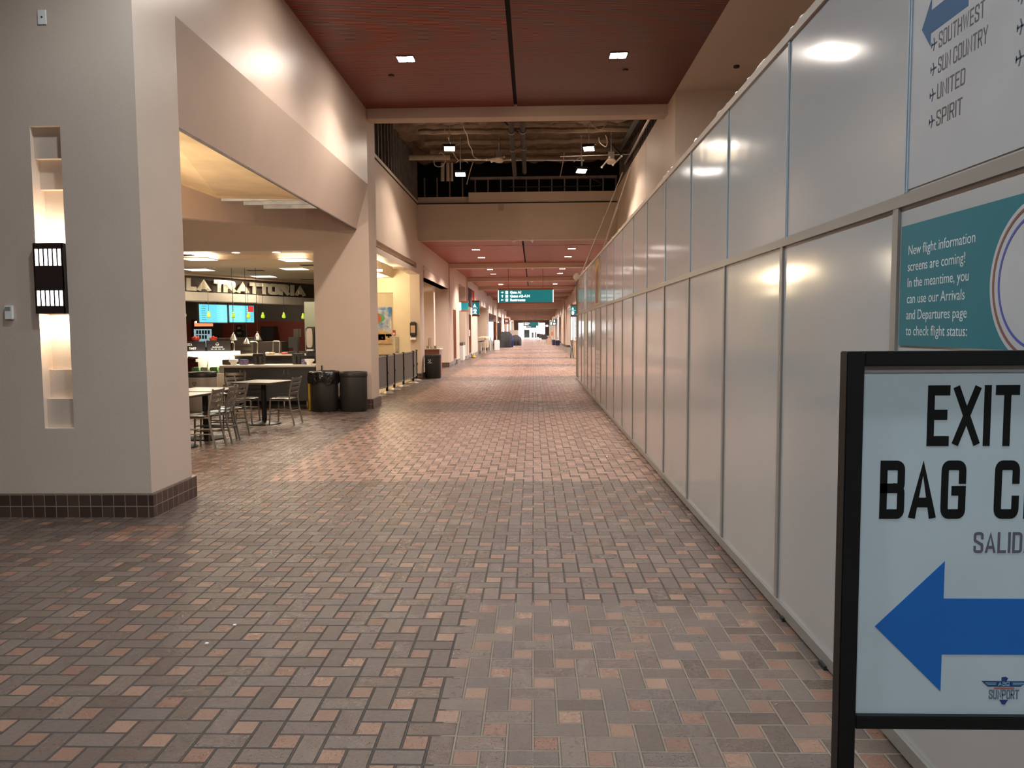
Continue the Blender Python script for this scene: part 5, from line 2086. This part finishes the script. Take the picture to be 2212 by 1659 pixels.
# white bins at the restroom opening
for k, (px0, px1, y0, y1, Y) in enumerate(((992, 1001, 748, 778, 39.8), (997, 1004, 745, 775, 40.8))):
    a, c = at(px0, 779, Y), at(px1, 748, Y)
    t = thing('white_bin', 'white bin with a dark lid at the restroom opening, ' + ('nearer', 'farther')[k], 'bin', ((a.x + c.x) / 2, Y, 0), 'white bins')
    b = MB()
    b.box(a.x, c.x, Y, Y + 0.35, 0, 0.80)
    b.build('body', M_WHITE, t, bevel=0.02)
    b = MB()
    b.box(a.x - 0.01, c.x + 0.01, Y - 0.01, Y + 0.36, 0.80, 0.95)
    b.build('lid', mat('bin_lid', (0.16, 0.11, 0.07), 0.4), t, bevel=0.02)
t = thing('wall_towel_unit', 'small white dispenser on the pier beside the second brown door', 'dispenser', (XW + 0.03, 43.0, 1.3))
b = MB()
b.box(XW + 0.0, XW + 0.10, 42.75, 43.1, 1.25, 1.62)
b.build('case', M_WHITE, t, bevel=0.03)
b = MB()
b.box(XW + 0.0, XW + 0.04, 42.6, 42.75, 1.22, 1.60)
b.build('backing', M_BLACK, t)
t = thing('yellow_doorstop', 'tiny yellow cone at the foot of the second brown door', 'cone', (XW + 0.25, 43.7, 0))
b = MB()
b.cyl((XW + .25, 43.7, 0.0), (XW + .25, 43.7, 0.24), 0.13, 0.03)
b.build('cone', M_YEL, t, smooth=True)
b = MB()
b.box(XW + .12, XW + .38, 43.57, 43.83, 0, 0.03)
b.build('foot', M_BLACK, t)


def glass_wall(nm, m_glass, x, y0, y1, z0, z1, nv):
    """a window in a wall that runs along the hall"""
    f = MB()
    for k in range(nv + 1):
        y = y0 + (y1 - y0) * k / nv
        f.box(x - 0.04, x + 0.04, y - 0.05, y + 0.05, z0, z1)
    f.box(x - 0.04, x + 0.04, y0, y1, z0, z0 + 0.1)
    f.box(x - 0.04, x + 0.04, y0, y1, z1 - 0.1, z1)
    o = struct(f.build(nm, M_WALLG))
    g = MB()
    g.box(x - 0.008, x + 0.008, y0, y1, z0 + 0.1, z1 - 0.1)
    g.build('pane', m_glass, o)
    return o


wg = bpy.data.materials.new('window_glass')
wg.use_nodes = True
q = wg.node_tree.nodes['Principled BSDF']
q.inputs['Transmission Weight'].default_value = 1.0
q.inputs['Roughness'].default_value = 0.0
q.inputs['IOR'].default_value = 1.02
q.inputs['Base Color'].default_value = (1, 1, 1, 1)
glass_wall('window_1', wg, -5.45, 50.4, 59.9, 1.0, 3.2, 3)
w = MB()
w.box(-5.6, -5.4, 50.2, 60.0, 0, 1.0)
w.box(-5.6, -5.4, 50.2, 60.0, 3.2, 3.4)
struct(w.build('wall_left', M_WALLG))
glass_wall('window_2', wg, XFR + 0.3, 52.6, 68.4, 0.1, 3.3, 4)
f = MB()
for x in (-2.9, -1.6, -0.3, 1.0, 2.3):
    f.box(x - 0.05, x + 0.05, 147.1, 147.25, 0, 2.9)
f.box(-2.9, 2.3, 147.1, 147.25, 2.2, 2.27)
o = struct(f.build('window_3', M_WHITE))
g = MB()
g.box(-2.9, 2.3, 147.16, 147.18, 0, 2.9)
g.build('pane', wg, o)
# windows on the gates further on
for k, (y0, y1) in enumerate(((79, 90), (94, 106), (110, 122), (126, 140))):
    glass_wall('window_%d' % (4 + k), wg, XFR + 0.3, y0, y1, 0.1, 3.1, 3)

# standing counter and stools by the left window
t = thing('window_counter', 'pale standing counter with legs by the bright left window', 'counter', (-3.4, 55.5, 0))
b = MB()
b.box(-3.9, -3.25, 52.0, 59.2, 1.02, 1.10)
b.build('countertop', mat('pale_maple', (0.78, 0.60, 0.40), 0.4), t)
for y in (52.2, 58.9):
    b = MB()
    b.box(-3.35, -3.27, y, y + 0.1, 0, 1.02)
    b.build('leg', mat('pale_maple', (0.78, 0.60, 0.40), 0.4), t)
for k, y in enumerate((52.6, 54.6, 56.6)):
    t = thing('bar_stool', 'pale metal bar stool at the standing counter, ' + ('nearest', 'middle', 'farthest')[k], 'stool', (-3.75, y, 0), 'stools at the standing counter')
    for dx in (-.18, .18):
        for dy in (-.18, .18):
            b = MB()
            b.cyl((-3.75 + dx, y + dy, 0), (-3.75 + dx * .8, y + dy * .8, 0.76), 0.018, seg=6)
            b.build('leg', M_WHITE, t)
    b = MB()
    b.box(-3.94, -3.56, y - .19, y + .19, 0.76, 0.80)
    b.build('seat', M_TOP, t)

# cafe sign, doors and covered furniture on the left further on
t = thing('round_cornered_bin', 'white square bin standing before the pier left of the covered furniture', 'bin', (-2.93, 59.0, 0))
a, c = at(1067.5, 757, 59), at(1079, 735.5, 59)
b = MB()
b.box(a.x, c.x, 59, 59.4, 0, c.z)
b.build('body', M_WHITE, t, bevel=0.03)
b = MB()
b.box(a.x + 0.05, c.x - 0.05, 59.05, 59.35, c.z, c.z + 0.03)
b.build('lid', M_WHITE, t)


def covered(nm, lab, pxs, Y, d, m, tops):
    """a sheet draped over stacked furniture: a lumpy outline with real depth"""
    n = len(tops)
    b = MB()
    front, mid, back = [], [], []
    for i, (px, py) in enumerate(tops):
        p = at(px, py, Y)
        front.append((p.x, Y + random.uniform(-.08, .08), 0.0))
        mid.append((p.x, Y + 0.25, p.z))
        back.append((p.x, Y + d, p.z * 0.94))
    rows = []
    for s_ in (0, .35, .7, 1.0):
        rows.append([b.bm.verts.new((f_[0] + (m_[0] - f_[0]) * s_, f_[1] + (m_[1] - f_[1]) * s_ ** 2 + 0.10 * math.sin(i * 2.3 + s_ * 2) * (1 - s_), f_[2] + (m_[2] - f_[2]) * s_)) for i, (f_, m_) in enumerate(zip(front, mid))])
    rows.append([b.bm.verts.new(q_) for q_ in back])
    rows.append([b.bm.verts.new((q_[0], q_[1] + .15, 0)) for q_ in back])
    for A_, B_ in zip(rows, rows[1:]):
        for i in range(n - 1):
            b.bm.faces.new((A_[i], A_[i + 1], B_[i + 1], B_[i]))
    for e in (0, n - 1):
        b.bm.faces.new([r_[e] for r_ in rows])
    o = b.build(nm, m, loc=((front[0][0] + front[-1][0]) / 2, Y, 0), smooth=True)
    return tag(o, lab, 'covered furniture')


covered('covered_stack', 'large charcoal draped furniture stack standing left in the far hall', None, 68.5, 1.6, mat('charcoal_cover', (0.022, 0.022, 0.024), 0.7, bump=0.5, bscale=6, bdist=0.05),
        [(1074.5, 724), (1077, 721), (1081, 718), (1085, 716), (1092, 716), (1098, 716), (1101.5, 717), (1103, 724)])
covered('covered_stack', 'royal blue draped stack squeezed between the two black covered stacks', None, 70.6, 1.2, mat('blue_cover', (0.025, 0.04, 0.20), 0.7),
        [(1100, 719), (1103, 719.5), (1105, 722), (1107, 727), (1108, 733)])
covered('covered_stack', 'lower black draped stack, right one of the covered furniture', None, 76.5, 1.5, mat('black_cover', (0.008, 0.008, 0.010), 0.7),
        [(1105, 727), (1108, 724.5), (1113, 723.2), (1118, 724), (1122, 726), (1125, 728.5), (1126, 731)])
for k, (x0, y0, x1, y1, lab) in enumerate(((1082.5, 711, 1088.5, 720, 'left'), (1090, 713, 1097, 720, 'right'))):
    p, c = at(x0, y1, 71.2), at(x1, y0, 71.2)
    o = MB().ball(((p.x + c.x) / 2, 71.2, p.z), (c.x - p.x) / 2, 1.5, 10).build('chair_top', mat('grey_chair_top', (0.10, 0.10, 0.10), 0.5), loc=((p.x + c.x) / 2, 71.2, p.z), smooth=True)
    tag(o, 'rounded dark seat back poking up behind the charcoal cover, %s one' % lab, 'chair')
t = blade('cafe_blade_sign', 'dark brown blade sign above the covered furniture', at(1088.5, 698, 66).x, at(1099.5, 698, 66).x, 66, at(1090, 698.5, 66).z, at(1090, 689, 66).z, '', face=mat('brown_sign_face', (0.05, 0.012, 0.010), 0.4))
b = MB()
pb(b, 1091, 691.5, 1097, 692.6, 65.98, 0.02)
pb(b, 1091, 694.5, 1097, 695.6, 65.98, 0.02)
b.build('lettering', M_TXTW, t)
b = MB()
pb(b, 1086.5, 689, 1088.5, 699, 66, 0.1)
b.build('lit_edge', M_SIGNW, t)
for k, (x0, y0, x1, y1, Y, m, nm, lab, cat) in enumerate((
        (1066, 695, 1071, 756, 63.2, mat('red_brown_panel', (0.12, 0.035, 0.025), 0.4), 'door_panel', 'dark red brown door leaf past the standing counter', 'door'),
        (1069, 697, 1072.5, 727, 63.1, mat('amber_glass', (0.45, 0.16, 0.03), 0.3), 'amber_window', 'amber glowing door window past the standing counter', 'window'),
        (1074, 697, 1082, 735, 64.5, mat('dark_shutter', (0.06, 0.045, 0.04), 0.5), 'roller_shutter', 'dark shuttered shop front behind the covered furniture', 'shutter'),
        (1102, 713, 1120, 726, 88, mat('beige_screen', (0.50, 0.44, 0.37), 0.6), 'room_divider', 'beige low room divider behind the black covered stack', 'divider'))):
    a = at(x0, y1, Y)
    o = pb(MB(), x0, y0, x1, y1, Y, 0.08).build(nm, m, loc=tuple(a))
    tag(o, lab, cat)

# ------------------------------------------------------------------ hanging direction signs
def hang_sign(px0, px1, py0, py1, Y, lab, rows, ztop):
    a, c = at(px0, py1, Y), at(px1, py0, Y)
    zc0, zc1 = min(at(px1, py1, Y).z, a.z), max(c.z, at(px0, py0, Y).z)
    t = thing('hanging_sign', lab, 'sign', ((a.x + c.x) / 2, Y, a.z))
    W_ = c.x - a.x
    b = MB()
    b.box(a.x, c.x, Y, Y + 0.25, a.z, c.z)
    b.build('panel', M_TEALG, t)
    b = MB()
    b.box(a.x - 0.02, c.x + 0.02, Y - 0.01, Y + 0.26, c.z, c.z + 0.085)
    b.box(a.x - 0.02, c.x + 0.02, Y - 0.01, Y + 0.26, a.z - 0.06, a.z)
    b.build('wood_trim', mat('cherry_trim', (0.35, 0.11, 0.055), 0.4), t)
    b = MB()
    b.box(a.x - 0.035, a.x, Y, Y + 0.25, a.z, c.z)
    b.box(c.x, c.x + 0.035, Y, Y + 0.25, a.z, c.z)
    b.build('lit_edge', M_SIGNW, t)
    M = frame_m(Vector((a.x, Y - 0.001, a.z)), (1, 0, 0), (0, 0, 1), (0, -1, 0))
    H_ = c.z - a.z
    b = MB()
    for i, row in enumerate(rows):
        v = H_ * (1 - (i + 0.82) / len(rows) * 0.93 - 0.02)
        s_ = H_ / len(rows) * 0.62
        text_into(b, row, s_ * 1.35, M @ Matrix.Translation((W_ * 0.21, v, 0)), 1.0, 0.035, 0.008)
        cx_, cy_ = W_ * 0.065, v + s_ * 0.45
        dirs = ((1, 0), (0, 1), (-1, 0))[i % 3]
        ar = [(-.5, -.12), (.05, -.12), (.05, -.42), (.55, 0), (.05, .42), (.05, .12), (-.5, .12)]
        ca, sa = dirs
        b.prism([(cx_ + s_ * (x * ca - y * sa), cy_ + s_ * (x * sa + y * ca)) for x, y in ar], M, 0.006)
        b.prism([(W_ * .125, v - .1 * s_), (W_ * .125 + s_, v - .1 * s_), (W_ * .125 + s_, v + s_), (W_ * .125, v + s_)], M, 0.006)
    b.build('lettering', M_SIGNW, t)
    for u in (0.18, 0.82):
        b = MB()
        b.cyl((a.x + u * W_, Y + 0.12, c.z), (a.x + u * W_, Y + 0.12, ztop), 0.012, seg=6)
        b.build('hanger_rod', M_STUD, t)
    return t


hang_sign(1077.5, 1194, 626, 653.5, 34.6, 'wide teal hanging sign with white gate lettering, nearest in the hall', ['Gate A1', 'Gates A2-A14', 'Restrooms'], ZF)
hang_sign(1130.5, 1163, 695.8, 703.2, 98, 'small teal hanging sign far down the hall', ['Gates', 'Exit'], ZF)
hang_sign(1137, 1158.5, 704.6, 707.5, 118, 'tiny teal hanging sign farthest down the hall', ['Gates'], ZF)

# ------------------------------------------------------------------ far hall, right side
t = thing('podium_counter', 'pale wood gate counter just past the partition end', 'counter', tuple(at(1243, 773, 42.5)))
a, c = at(1240, 773, 42.5), at(1252, 734.5, 42.5)
b = MB()
b.box(a.x, c.x + 0.3, 42.5, 43.2, 0, c.z - 0.04)
b.build('cabinet', mat('pale_oak', (0.66, 0.46, 0.30), 0.4), t)
b = MB()
b.box(a.x - 0.03, c.x + 0.3, 42.45, 43.25, c.z - 0.04, c.z)
b.build('top', M_WHITE, t)
t = thing('folded_stroller', 'dark folded frame with grey cloth standing beside the pale counter', 'stroller', tuple(at(1236, 772, 42.2)))
p0, p1 = at(1232.5, 772, 42.2), at(1238.5, 772, 42.2)
top = at(1235.5, 735, 42.2)
for x in (p0.x, p1.x):
    b = MB()
    b.tube([(x, 42.2, 0.02), (x * 0.5 + top.x * 0.5, 42.25, 0.5), (top.x + (x - top.x) * 0.6, 42.3, top.z)], 0.025, 8)
    b.build('leg', mat('dark_green_frame', (0.02, 0.03, 0.027), 0.5), t, smooth=True)
b = MB()
b.prism([(p0.x + .03, top.z - .35), (p1.x, top.z - .3), (p1.x, top.z), (p0.x - .01, top.z)], frame_m(Vector((0, 42.3, 0)), (1, 0, 0), (0, 0, 1), (0, -1, 0)), 0.12)
b.build('cloth', mat('taupe_cloth', (0.14, 0.115, 0.105), 0.8), t)
for k, (x0, y0, x1, y1, Y, lab) in enumerate(((1193, 733.5, 1199.5, 744.5, 78, 'left'), (1200, 735, 1209, 745, 76, 'right'))):
    a, c = at(x0, y1, Y), at(x1, y0, Y)
    t = thing('navy_bin', 'navy box bin with pale lid by the right piers, %s one' % lab, 'bin', (a.x, Y, 0), 'navy bins')
    b = MB()
    b.box(a.x, c.x, Y, Y + 0.5, 0, c.z)
    b.build('body', mat('navy_plastic', (0.012, 0.014, 0.045), 0.5), t, bevel=0.03)
    b = MB()
    b.box(a.x + .03, c.x - .03, Y + .02, Y + .48, c.z, c.z + 0.03)
    b.build('lid', M_WHITE, t)
t = thing('gate_podium', 'pale wood gate podium left of the navy bins', 'counter', tuple(at(1184, 741, 84)))
a, c = at(1183.5, 741, 84), at(1195, 725.5, 84)
b = MB()
b.box(a.x, a.x + (c.x - a.x) * .55, 84, 84.8, 0, 0.92 * c.z)
b.build('cabinet', mat('pale_oak', (0.66, 0.46, 0.30), 0.4), t)
b = MB()
b.box(a.x - .1, c.x, 83.95, 84.9, 0.92 * c.z, 0.97 * c.z)
b.build('top', M_WHITE, t)
b = MB()
b.box(a.x + (c.x - a.x) * .6, c.x, 84.2, 84.3, 0.9 * c.z, c.z + 0.45)
b.build('back_panel', mat('orange_wood', (0.50, 0.20, 0.10), 0.4), t)
M_SEATS = mat('dark_seat_row', (0.045, 0.035, 0.035), 0.6)
for k, (px, Y) in enumerate(((1175, 92), (1169, 104), (1163.5, 118), (1179.5, 99))):
    p = at(px, 720, Y)
    t = thing('waiting_chair', 'dark waiting seat on the right of the far hall, ' + ('second from the podium', 'third from the podium', 'farthest', 'nearest the podium')[k], 'chair', (p.x, Y, 0), 'far waiting seats')
    b = MB()
    b.box(p.x - .3, p.x + .3, Y, Y + 0.5, 0.40, 0.46)
    b.build('cushion', M_SEATS, t)
    b = MB()
    b.box(p.x - .3, p.x + .3, Y + .5, Y + .56, 0.45, 1.0)
    b.build('back', M_SEATS, t)
    for dx in (-.25, .25):
        b = MB()
        b.box(p.x + dx - .03, p.x + dx + .03, Y + .1, Y + .45, 0, 0.40)
        b.build('leg', M_STEEL, t)
for k, (x0, y0, x1, y1, Y, lab, m) in enumerate(((1193.5, 696, 1201, 703, 70, 'dark framed glowing round clock sign on the right', M_BLACK), (1195, 690, 1200, 697, 70.3, 'teal blade sign above the clock sign on the right', M_TEALG), (1187.5, 694.5, 1193, 703.5, 82, 'teal blade sign behind the clock sign', M_TEALG), (1179, 702, 1184, 706, 95, 'white lit blade sign far right', M_SIGNW))):
    a = at(x0, y1, Y)
    t = thing('hall_blade_sign', lab, 'sign', tuple(a))
    b = MB()
    pb(b, x0, y0, x1, y1, Y, 0.12)
    b.build('panel', m, t, bevel=0.02)
    if k < 3:
        b = MB()
        pb(b, x0 + 1.5, y0 + 1.6, x1 - 1.2, y1 - 1.6, Y - 0.02, 0.02)
        b.build('lit_symbol', M_SIGNW, t)
for k, (x0, y0, x1, y1, lab, m) in enumerate(((1132, 712, 1144, 728, 'pale teal glass door in the end wall', mat('teal_glass_door', (0.30, 0.52, 0.50), 0.2)), (1149, 718, 1153, 728, 'white kiosk before the end wall', M_WHITE), (1156, 717, 1159, 728, 'grey kiosk before the end wall', M_DGREY))):
    a = at(x0, y1, 146.0)
    o = pb(MB(), x0, y0, x1, y1 + 1.5, 146.0, 0.1).build('end_door' if k == 0 else 'kiosk', m, loc=(a.x, 146, 0))
    tag(o, lab, 'door' if k == 0 else 'kiosk')

# ------------------------------------------------------------------ opened ceiling: lamps, pipes, cables
def worklight(px, py, Y, lab, yaw):
    c = at(px, py, Y)
    t = thing('work_light', lab, 'work light', tuple(c), 'hanging work lights')
    Mr = Matrix.Translation(c) @ Matrix.Rotation(R(yaw), 4, 'Z') @ Matrix.Rotation(R(-22), 4, 'X')
    b = MB()
    b.box(-0.15, 0.15, -0.11, 0.11, 0.0, 0.07, Mr)
    b.build('housing', M_BLACKM, t, bevel=0.01)
    for s in (-1, 1):
        b = MB()
        b.box(-0.062 + s * 0.068, 0.062 + s * 0.068, -0.085, 0.085, -0.006, 0.0, Mr)
        b.build('lens', M_LENSL, t)
    b = MB()
    b.box(-0.19, 0.19, -0.02, 0.02, 0.12, 0.135, Mr)
    b.cyl(c + Vector((0, 0, 0.06)), c + Vector((0, 0, 0.13)), 0.012)
    b.build('bracket', M_BLACKM, t)
    b = MB()
    b.cyl(c + Vector((0, 0, 0.13)), (c.x, c.y + 0.05, 6.9), 0.012, seg=6)
    b.build('hanger_rod', M_GALV, t)
    lamp('work_light_beam', 'SPOT', tuple(c + Vector((0, -0.02, -0.05))), 280, (1.0, 0.86, 0.72), 0.09, R(125), 0.4, rot=(R(-10), 0, 0))


worklight(971, 321.5, 20.0, 'hanging work light under the sprayed deck, upper left', 5)
worklight(994.5, 377, 21.2, 'hanging work light at the dark studs, lower left', 3)
worklight(1272, 321.5, 20.0, 'hanging work light under the sprayed deck, upper right', -12)
worklight(1256, 369.5, 21.2, 'hanging work light at the dark studs, lower right', 14)
for x_ in (-2.1, 1.6):
    lamp('plenum_spill', 'POINT', (x_, 20.0, 6.15), 22, (1.0, 0.78, 0.55), 0.3)  # added points without fixtures, standing in for the work lights' upward spill
M_PIPE = mat('grey_drain_pipe', (0.040, 0.036, 0.034), 0.75)
for k, (p0, p1, r, lab) in enumerate(((at(1102, 250, 18.6), at(1112, 378, 22.5), 0.062, 'left of the pair'), (at(1128, 250, 18.6), at(1133, 372, 22.5), 0.064, 'right of the pair'))):
    t = thing('drain_pipe', 'dark sloping pipe through the middle of the opened ceiling, ' + lab, 'pipe', tuple(p0), 'dark ceiling pipes')
    b = MB()
    b.cyl(p0, p1, r, seg=16)
    b.build('pipe', M_PIPE, t, smooth=True)
    for f in (0.22, 0.5):
        b = MB()
        q0 = p0.lerp(p1, f)
        b.cyl(q0, p0.lerp(p1, f + 0.02), r * 1.35, seg=16)
        b.build('coupling', M_STUD, t, smooth=True)


def cable(nm, lab, pts, r, m, cat='cable'):
    P = [at(*p) for p in pts]
    # smooth the run
    out = []
    for i in range(len(P) - 1):
        p0, p1, p2, p3 = P[max(i - 1, 0)], P[i], P[i + 1], P[min(i + 2, len(P) - 1)]
        for s_ in range(5):
            t_ = s_ / 5
            out.append(0.5 * ((2 * p1) + (p2 - p0) * t_ + (2 * p0 - 5 * p1 + 4 * p2 - p3) * t_ ** 2 + (3 * p1 - p0 - 3 * p2 + p3) * t_ ** 3))
    out.append(P[-1])
    o = MB().tube(out, r, 6).build(nm, m, loc=tuple(P[0]), smooth=True)
    return tag(o, lab, cat)


M_CAB = mat('pale_cable', (0.42, 0.34, 0.28), 0.5)
M_CABD = mat('dark_cable', (0.03, 0.025, 0.022), 0.5)
cable('hanging_cable', 'pale looped cable at the upper left of the opened ceiling', [(886, 254, 19), (898, 265, 19), (910, 267.5, 19), (920, 264, 19), (928, 254, 19)], 0.012, M_CAB)
cable('hanging_cable', 'pale cable snaking down left of the middle pipes', [(983, 255, 19.5), (998, 268, 19.5), (1003, 280, 19.6), (1009, 291, 19.8), (1013, 312, 20), (1019, 322, 20.4), (1022, 336, 20.8), (1031, 343, 21), (1040, 344, 21.2)], 0.012, M_CAB)
cable('hanging_cable', 'pale looped cable at the upper right of the opened ceiling', [(1271, 250, 19), (1276, 265, 19), (1288, 277, 19), (1296, 279.5, 19), (1305, 274, 19), (1311, 262, 19)], 0.013, M_CAB)
cable('hanging_cable', 'small dangling loop of pale cable right of the upper right work light', [(1308, 292, 20), (1312, 303, 20), (1310, 316, 20), (1303, 314, 20), (1295, 306, 20), (1294, 296, 20)], 0.012, M_CAB)
cable('hanging_cable', 'ring of pale cable hanging beside the left ducts', [(938, 338, 22), (938, 354, 22), (945, 360, 22), (956, 358, 22), (962, 348, 22), (960, 336, 22), (952, 330, 22), (947, 334, 22)], 0.014, M_CAB)
cable('hanging_cable', 'pale cable drooping from the left work light rods', [(985, 352, 21.6), (994, 345, 21.6), (1004, 347, 21.6), (1011, 352, 21.6)], 0.012, M_CAB)
cable('hanging_cable', 'pale cable arched over the lower right work light', [(1239, 350, 21.5), (1248, 343, 21.5), (1256, 340, 21.5), (1258, 352, 21.5), (1256, 362, 21.4)], 0.012, M_CAB)
cable('sagging_cable', 'black cable sagging across the bulkhead under the right work lights', [(1258, 376, 24.4), (1270, 382, 24.4), (1290, 391, 24.4), (1299, 397, 24.45), (1294, 400.5, 24.48), (1270, 402, 24.5), (1200, 403, 24.5), (1100, 404, 24.5)], 0.014, M_CABD)
cable('conduit_run', 'thin steel conduit crossing the opened ceiling from side to side', [(1000, 345, 22.6), (1100, 346, 22.6), (1170, 346, 22.6), (1262, 346.5, 22.6)], 0.018, M_GALV, 'conduit')
cable('conduit_run', 'thin steel conduit crossing right of the middle pipes, slightly higher', [(1210, 338, 21.5), (1300, 335, 21.5), (1368, 333, 21.5)], 0.014, M_GALV, 'conduit')
cable('conduit_run', 'pale pipe run along the right studs of the opened ceiling', [(1408, 247, 17.2), (1390, 280, 18.4), (1370, 318, 20.4), (1350, 354, 22.8)], 0.03, M_POLE, 'conduit')
cable('conduit_run', 'dark pipe bundle along the right side under the deck', [(1382, 250, 18.2), (1364, 281, 19.7), (1348, 310, 21.5), (1330, 340, 23.0)], 0.07, M_PIPE, 'conduit')
cable('brace_rod', 'thin slanted brace rod left of the upper left work light', [(952, 255, 19.8), (963, 286, 19.8)], 0.012, M_CAB, 'rod')
cable('brace_rod', 'thin slanted brace rod from left work light to the lower studs', [(968, 296, 20.2), (980, 332, 21.0), (990, 346, 21.4)], 0.012, M_CAB, 'rod')
cable('brace_rod', 'thin slanted rod at the studs beside the lower left work light', [(1022, 350, 22.5), (1017, 365, 22.8), (1008, 398, 23.5)], 0.014, M_CAB, 'rod')
cable('brace_rod', 'thin slanted rod right of the middle pipes down to the bulkhead', [(1219, 330, 22), (1216, 352, 22.5), (1210, 381, 24)], 0.014, M_CAB, 'rod')
cable('brace_rod', 'black slanted strut left of the middle pipes', [(1078, 252, 18.7), (1098, 271, 19.5), (1119, 286, 19.8)], 0.022, M_CABD, 'rod')
cable('brace_rod', 'black slanted strut below the right end of the deck', [(1313, 302, 20.8), (1330, 322, 21.2), (1344, 336, 21.5)], 0.026, M_CABD, 'rod')
# hanging two-tube fixtures with round caps
for k, (pA, pB, Y, lab) in enumerate(((((1051, 345), (1089, 339.5)), ((1062, 349), (1104, 345)), 21.4, 'left of the middle pipes'),
                                     (((1317, 340), (1300, 361)), ((1343, 337), (1324, 356)), 20.8, 'at the right under the deck'))):
    c = at((pA[0][0] + pB[1][0]) / 2, (pA[0][1] + pB[1][1]) / 2, Y)
    t = thing('tube_fixture', 'dangling twin tube fixture with a pale disc, ' + lab, 'light fixture', tuple(c), 'twin tube fixtures')
    for q in (pA, pB):
        e0, e1 = at(*q[0], Y), at(*q[1], Y)
        b = MB()
        b.cyl(e0, e1, 0.020, seg=8)
        b.build('tube', mat('pale_tube', (0.55, 0.47, 0.40), 0.4), t, smooth=True)
        b = MB()
        b.ball(e0, 0.033, 1, 8)
        b.ball(e1, 0.033, 1, 8)
        b.build('end_cap', M_WHITE, t, smooth=True)
    b = MB()
    b.cyl(c, c + Vector((0.0, -0.01, -0.03)), 0.13, seg=20)
    b.build('disc', mat('pale_tube', (0.55, 0.47, 0.40), 0.4), t, smooth=True)
    b = MB()
    b.box(c.x - .08, c.x + .08, Y, Y + .12, c.z + .05, c.z + .25)
    b.build('junction_box', M_STUD, t)
    b = MB()
    b.cyl((c.x, Y + .06, c.z + .2), (c.x, Y + .06, 6.9), 0.01, seg=6)
    b.build('hanger_rod', M_GALV, t)
# ducts at the left end
M_DUCT = mat('pale_duct_wrap', (0.50, 0.42, 0.33), 0.6, var=0.1)
a, c = at(880, 345, 23.2), at(972, 335, 23.2)
o = MB().cyl((a.x, 23.2, (a.z + c.z) / 2), (c.x, 23.2, (a.z + c.z) / 2), 0.085, seg=16).build('duct', M_DUCT, loc=tuple(a), smooth=True)
tag(o, 'pale horizontal duct at the left end of the opened ceiling', 'duct')
for k, px in enumerate((956, 967.5, 976)):
    p0, p1 = at(px, 352, 23.9), at(px, 391, 23.9)
    o = MB().cyl(p0, p1, (0.062, 0.055, 0.045)[k], seg=14).build('duct', M_DUCT, loc=tuple(p1), smooth=True)
    tag(o, 'pale upright pipe below the left duct, ' + ('leftmost thick', 'middle', 'rightmost thin')[k], 'duct', 'upright pale pipes')
t = tag(pb(MB(), 1076, 440.5, 1088, 455, 24.53, 0.03).build('blank_plate', mat('grey_beige_plate', (0.42, 0.33, 0.29), 0.5), loc=tuple(at(1082, 455, 24.53)), bevel=0.004), 'square beige plate on the bulkhead below the opened ceiling', 'wall plate')
for k, (px, py, Y) in enumerate(((845, 163, None), (1351, 151, None))):
    c = atz(px, py, ZC)
    o = MB().cyl(c, c - Vector((0, 0, 0.02)), 0.05, seg=16).build('sprinkler_cap', mat('dark_cap', (0.05, 0.02, 0.018), 0.5), loc=tuple(c), smooth=True)
    tag(o, 'small round cap in the slat ceiling beyond the %s bright downlight' % ('left', 'right')[k], 'sprinkler', 'ceiling caps')
c = atz(1591, 142, ZC)
o = MB().cyl(c, c - Vector((0, 0, 0.03)), 0.05, seg=16).build('sprinkler_cap', M_DARKGAP, loc=tuple(c), smooth=True)
tag(o, 'dark round sprinkler hole in the painted ceiling right of the slats', 'sprinkler')
for k, (px, py, Y) in enumerate(((1109, 517.5, 24.7), (1150, 518.5, 24.7), (1150, 579, 33.7), (1148, 607.5, 42.7))):
    c = at(px, py, Y)
    z_ = ZF - 0.02 if k < 2 else ZF - 0.2
    o = MB().lathe([(0.09, 0), (0.08, -0.03), (0.03, -0.05), (0.02, -0.09), (0.0001, -0.09)], (c.x, Y, z_), 16).build('smoke_detector', M_WHITE, loc=(c.x, Y, z_), smooth=True)
    tag(o, 'small white detector under a beam, ' + ('left one below the bulkhead', 'right one below the bulkhead', 'on the second beam', 'on the third beam')[k], 'detector', 'beam detectors')
# litter flecks on the tiles
for k, (px, py) in enumerate(((507, 1351), (447, 1391))):
    c = atz(px, py, 0)
    o = MB().box(c.x - .008, c.x + .008, c.y - .006, c.y + .006, 0.0, 0.006).build('paper_scrap', M_WHITE, loc=tuple(c))
    tag(o, 'tiny white paper scrap on the tile floor, ' + ('upper right one', 'lower left one')[k], 'scrap')
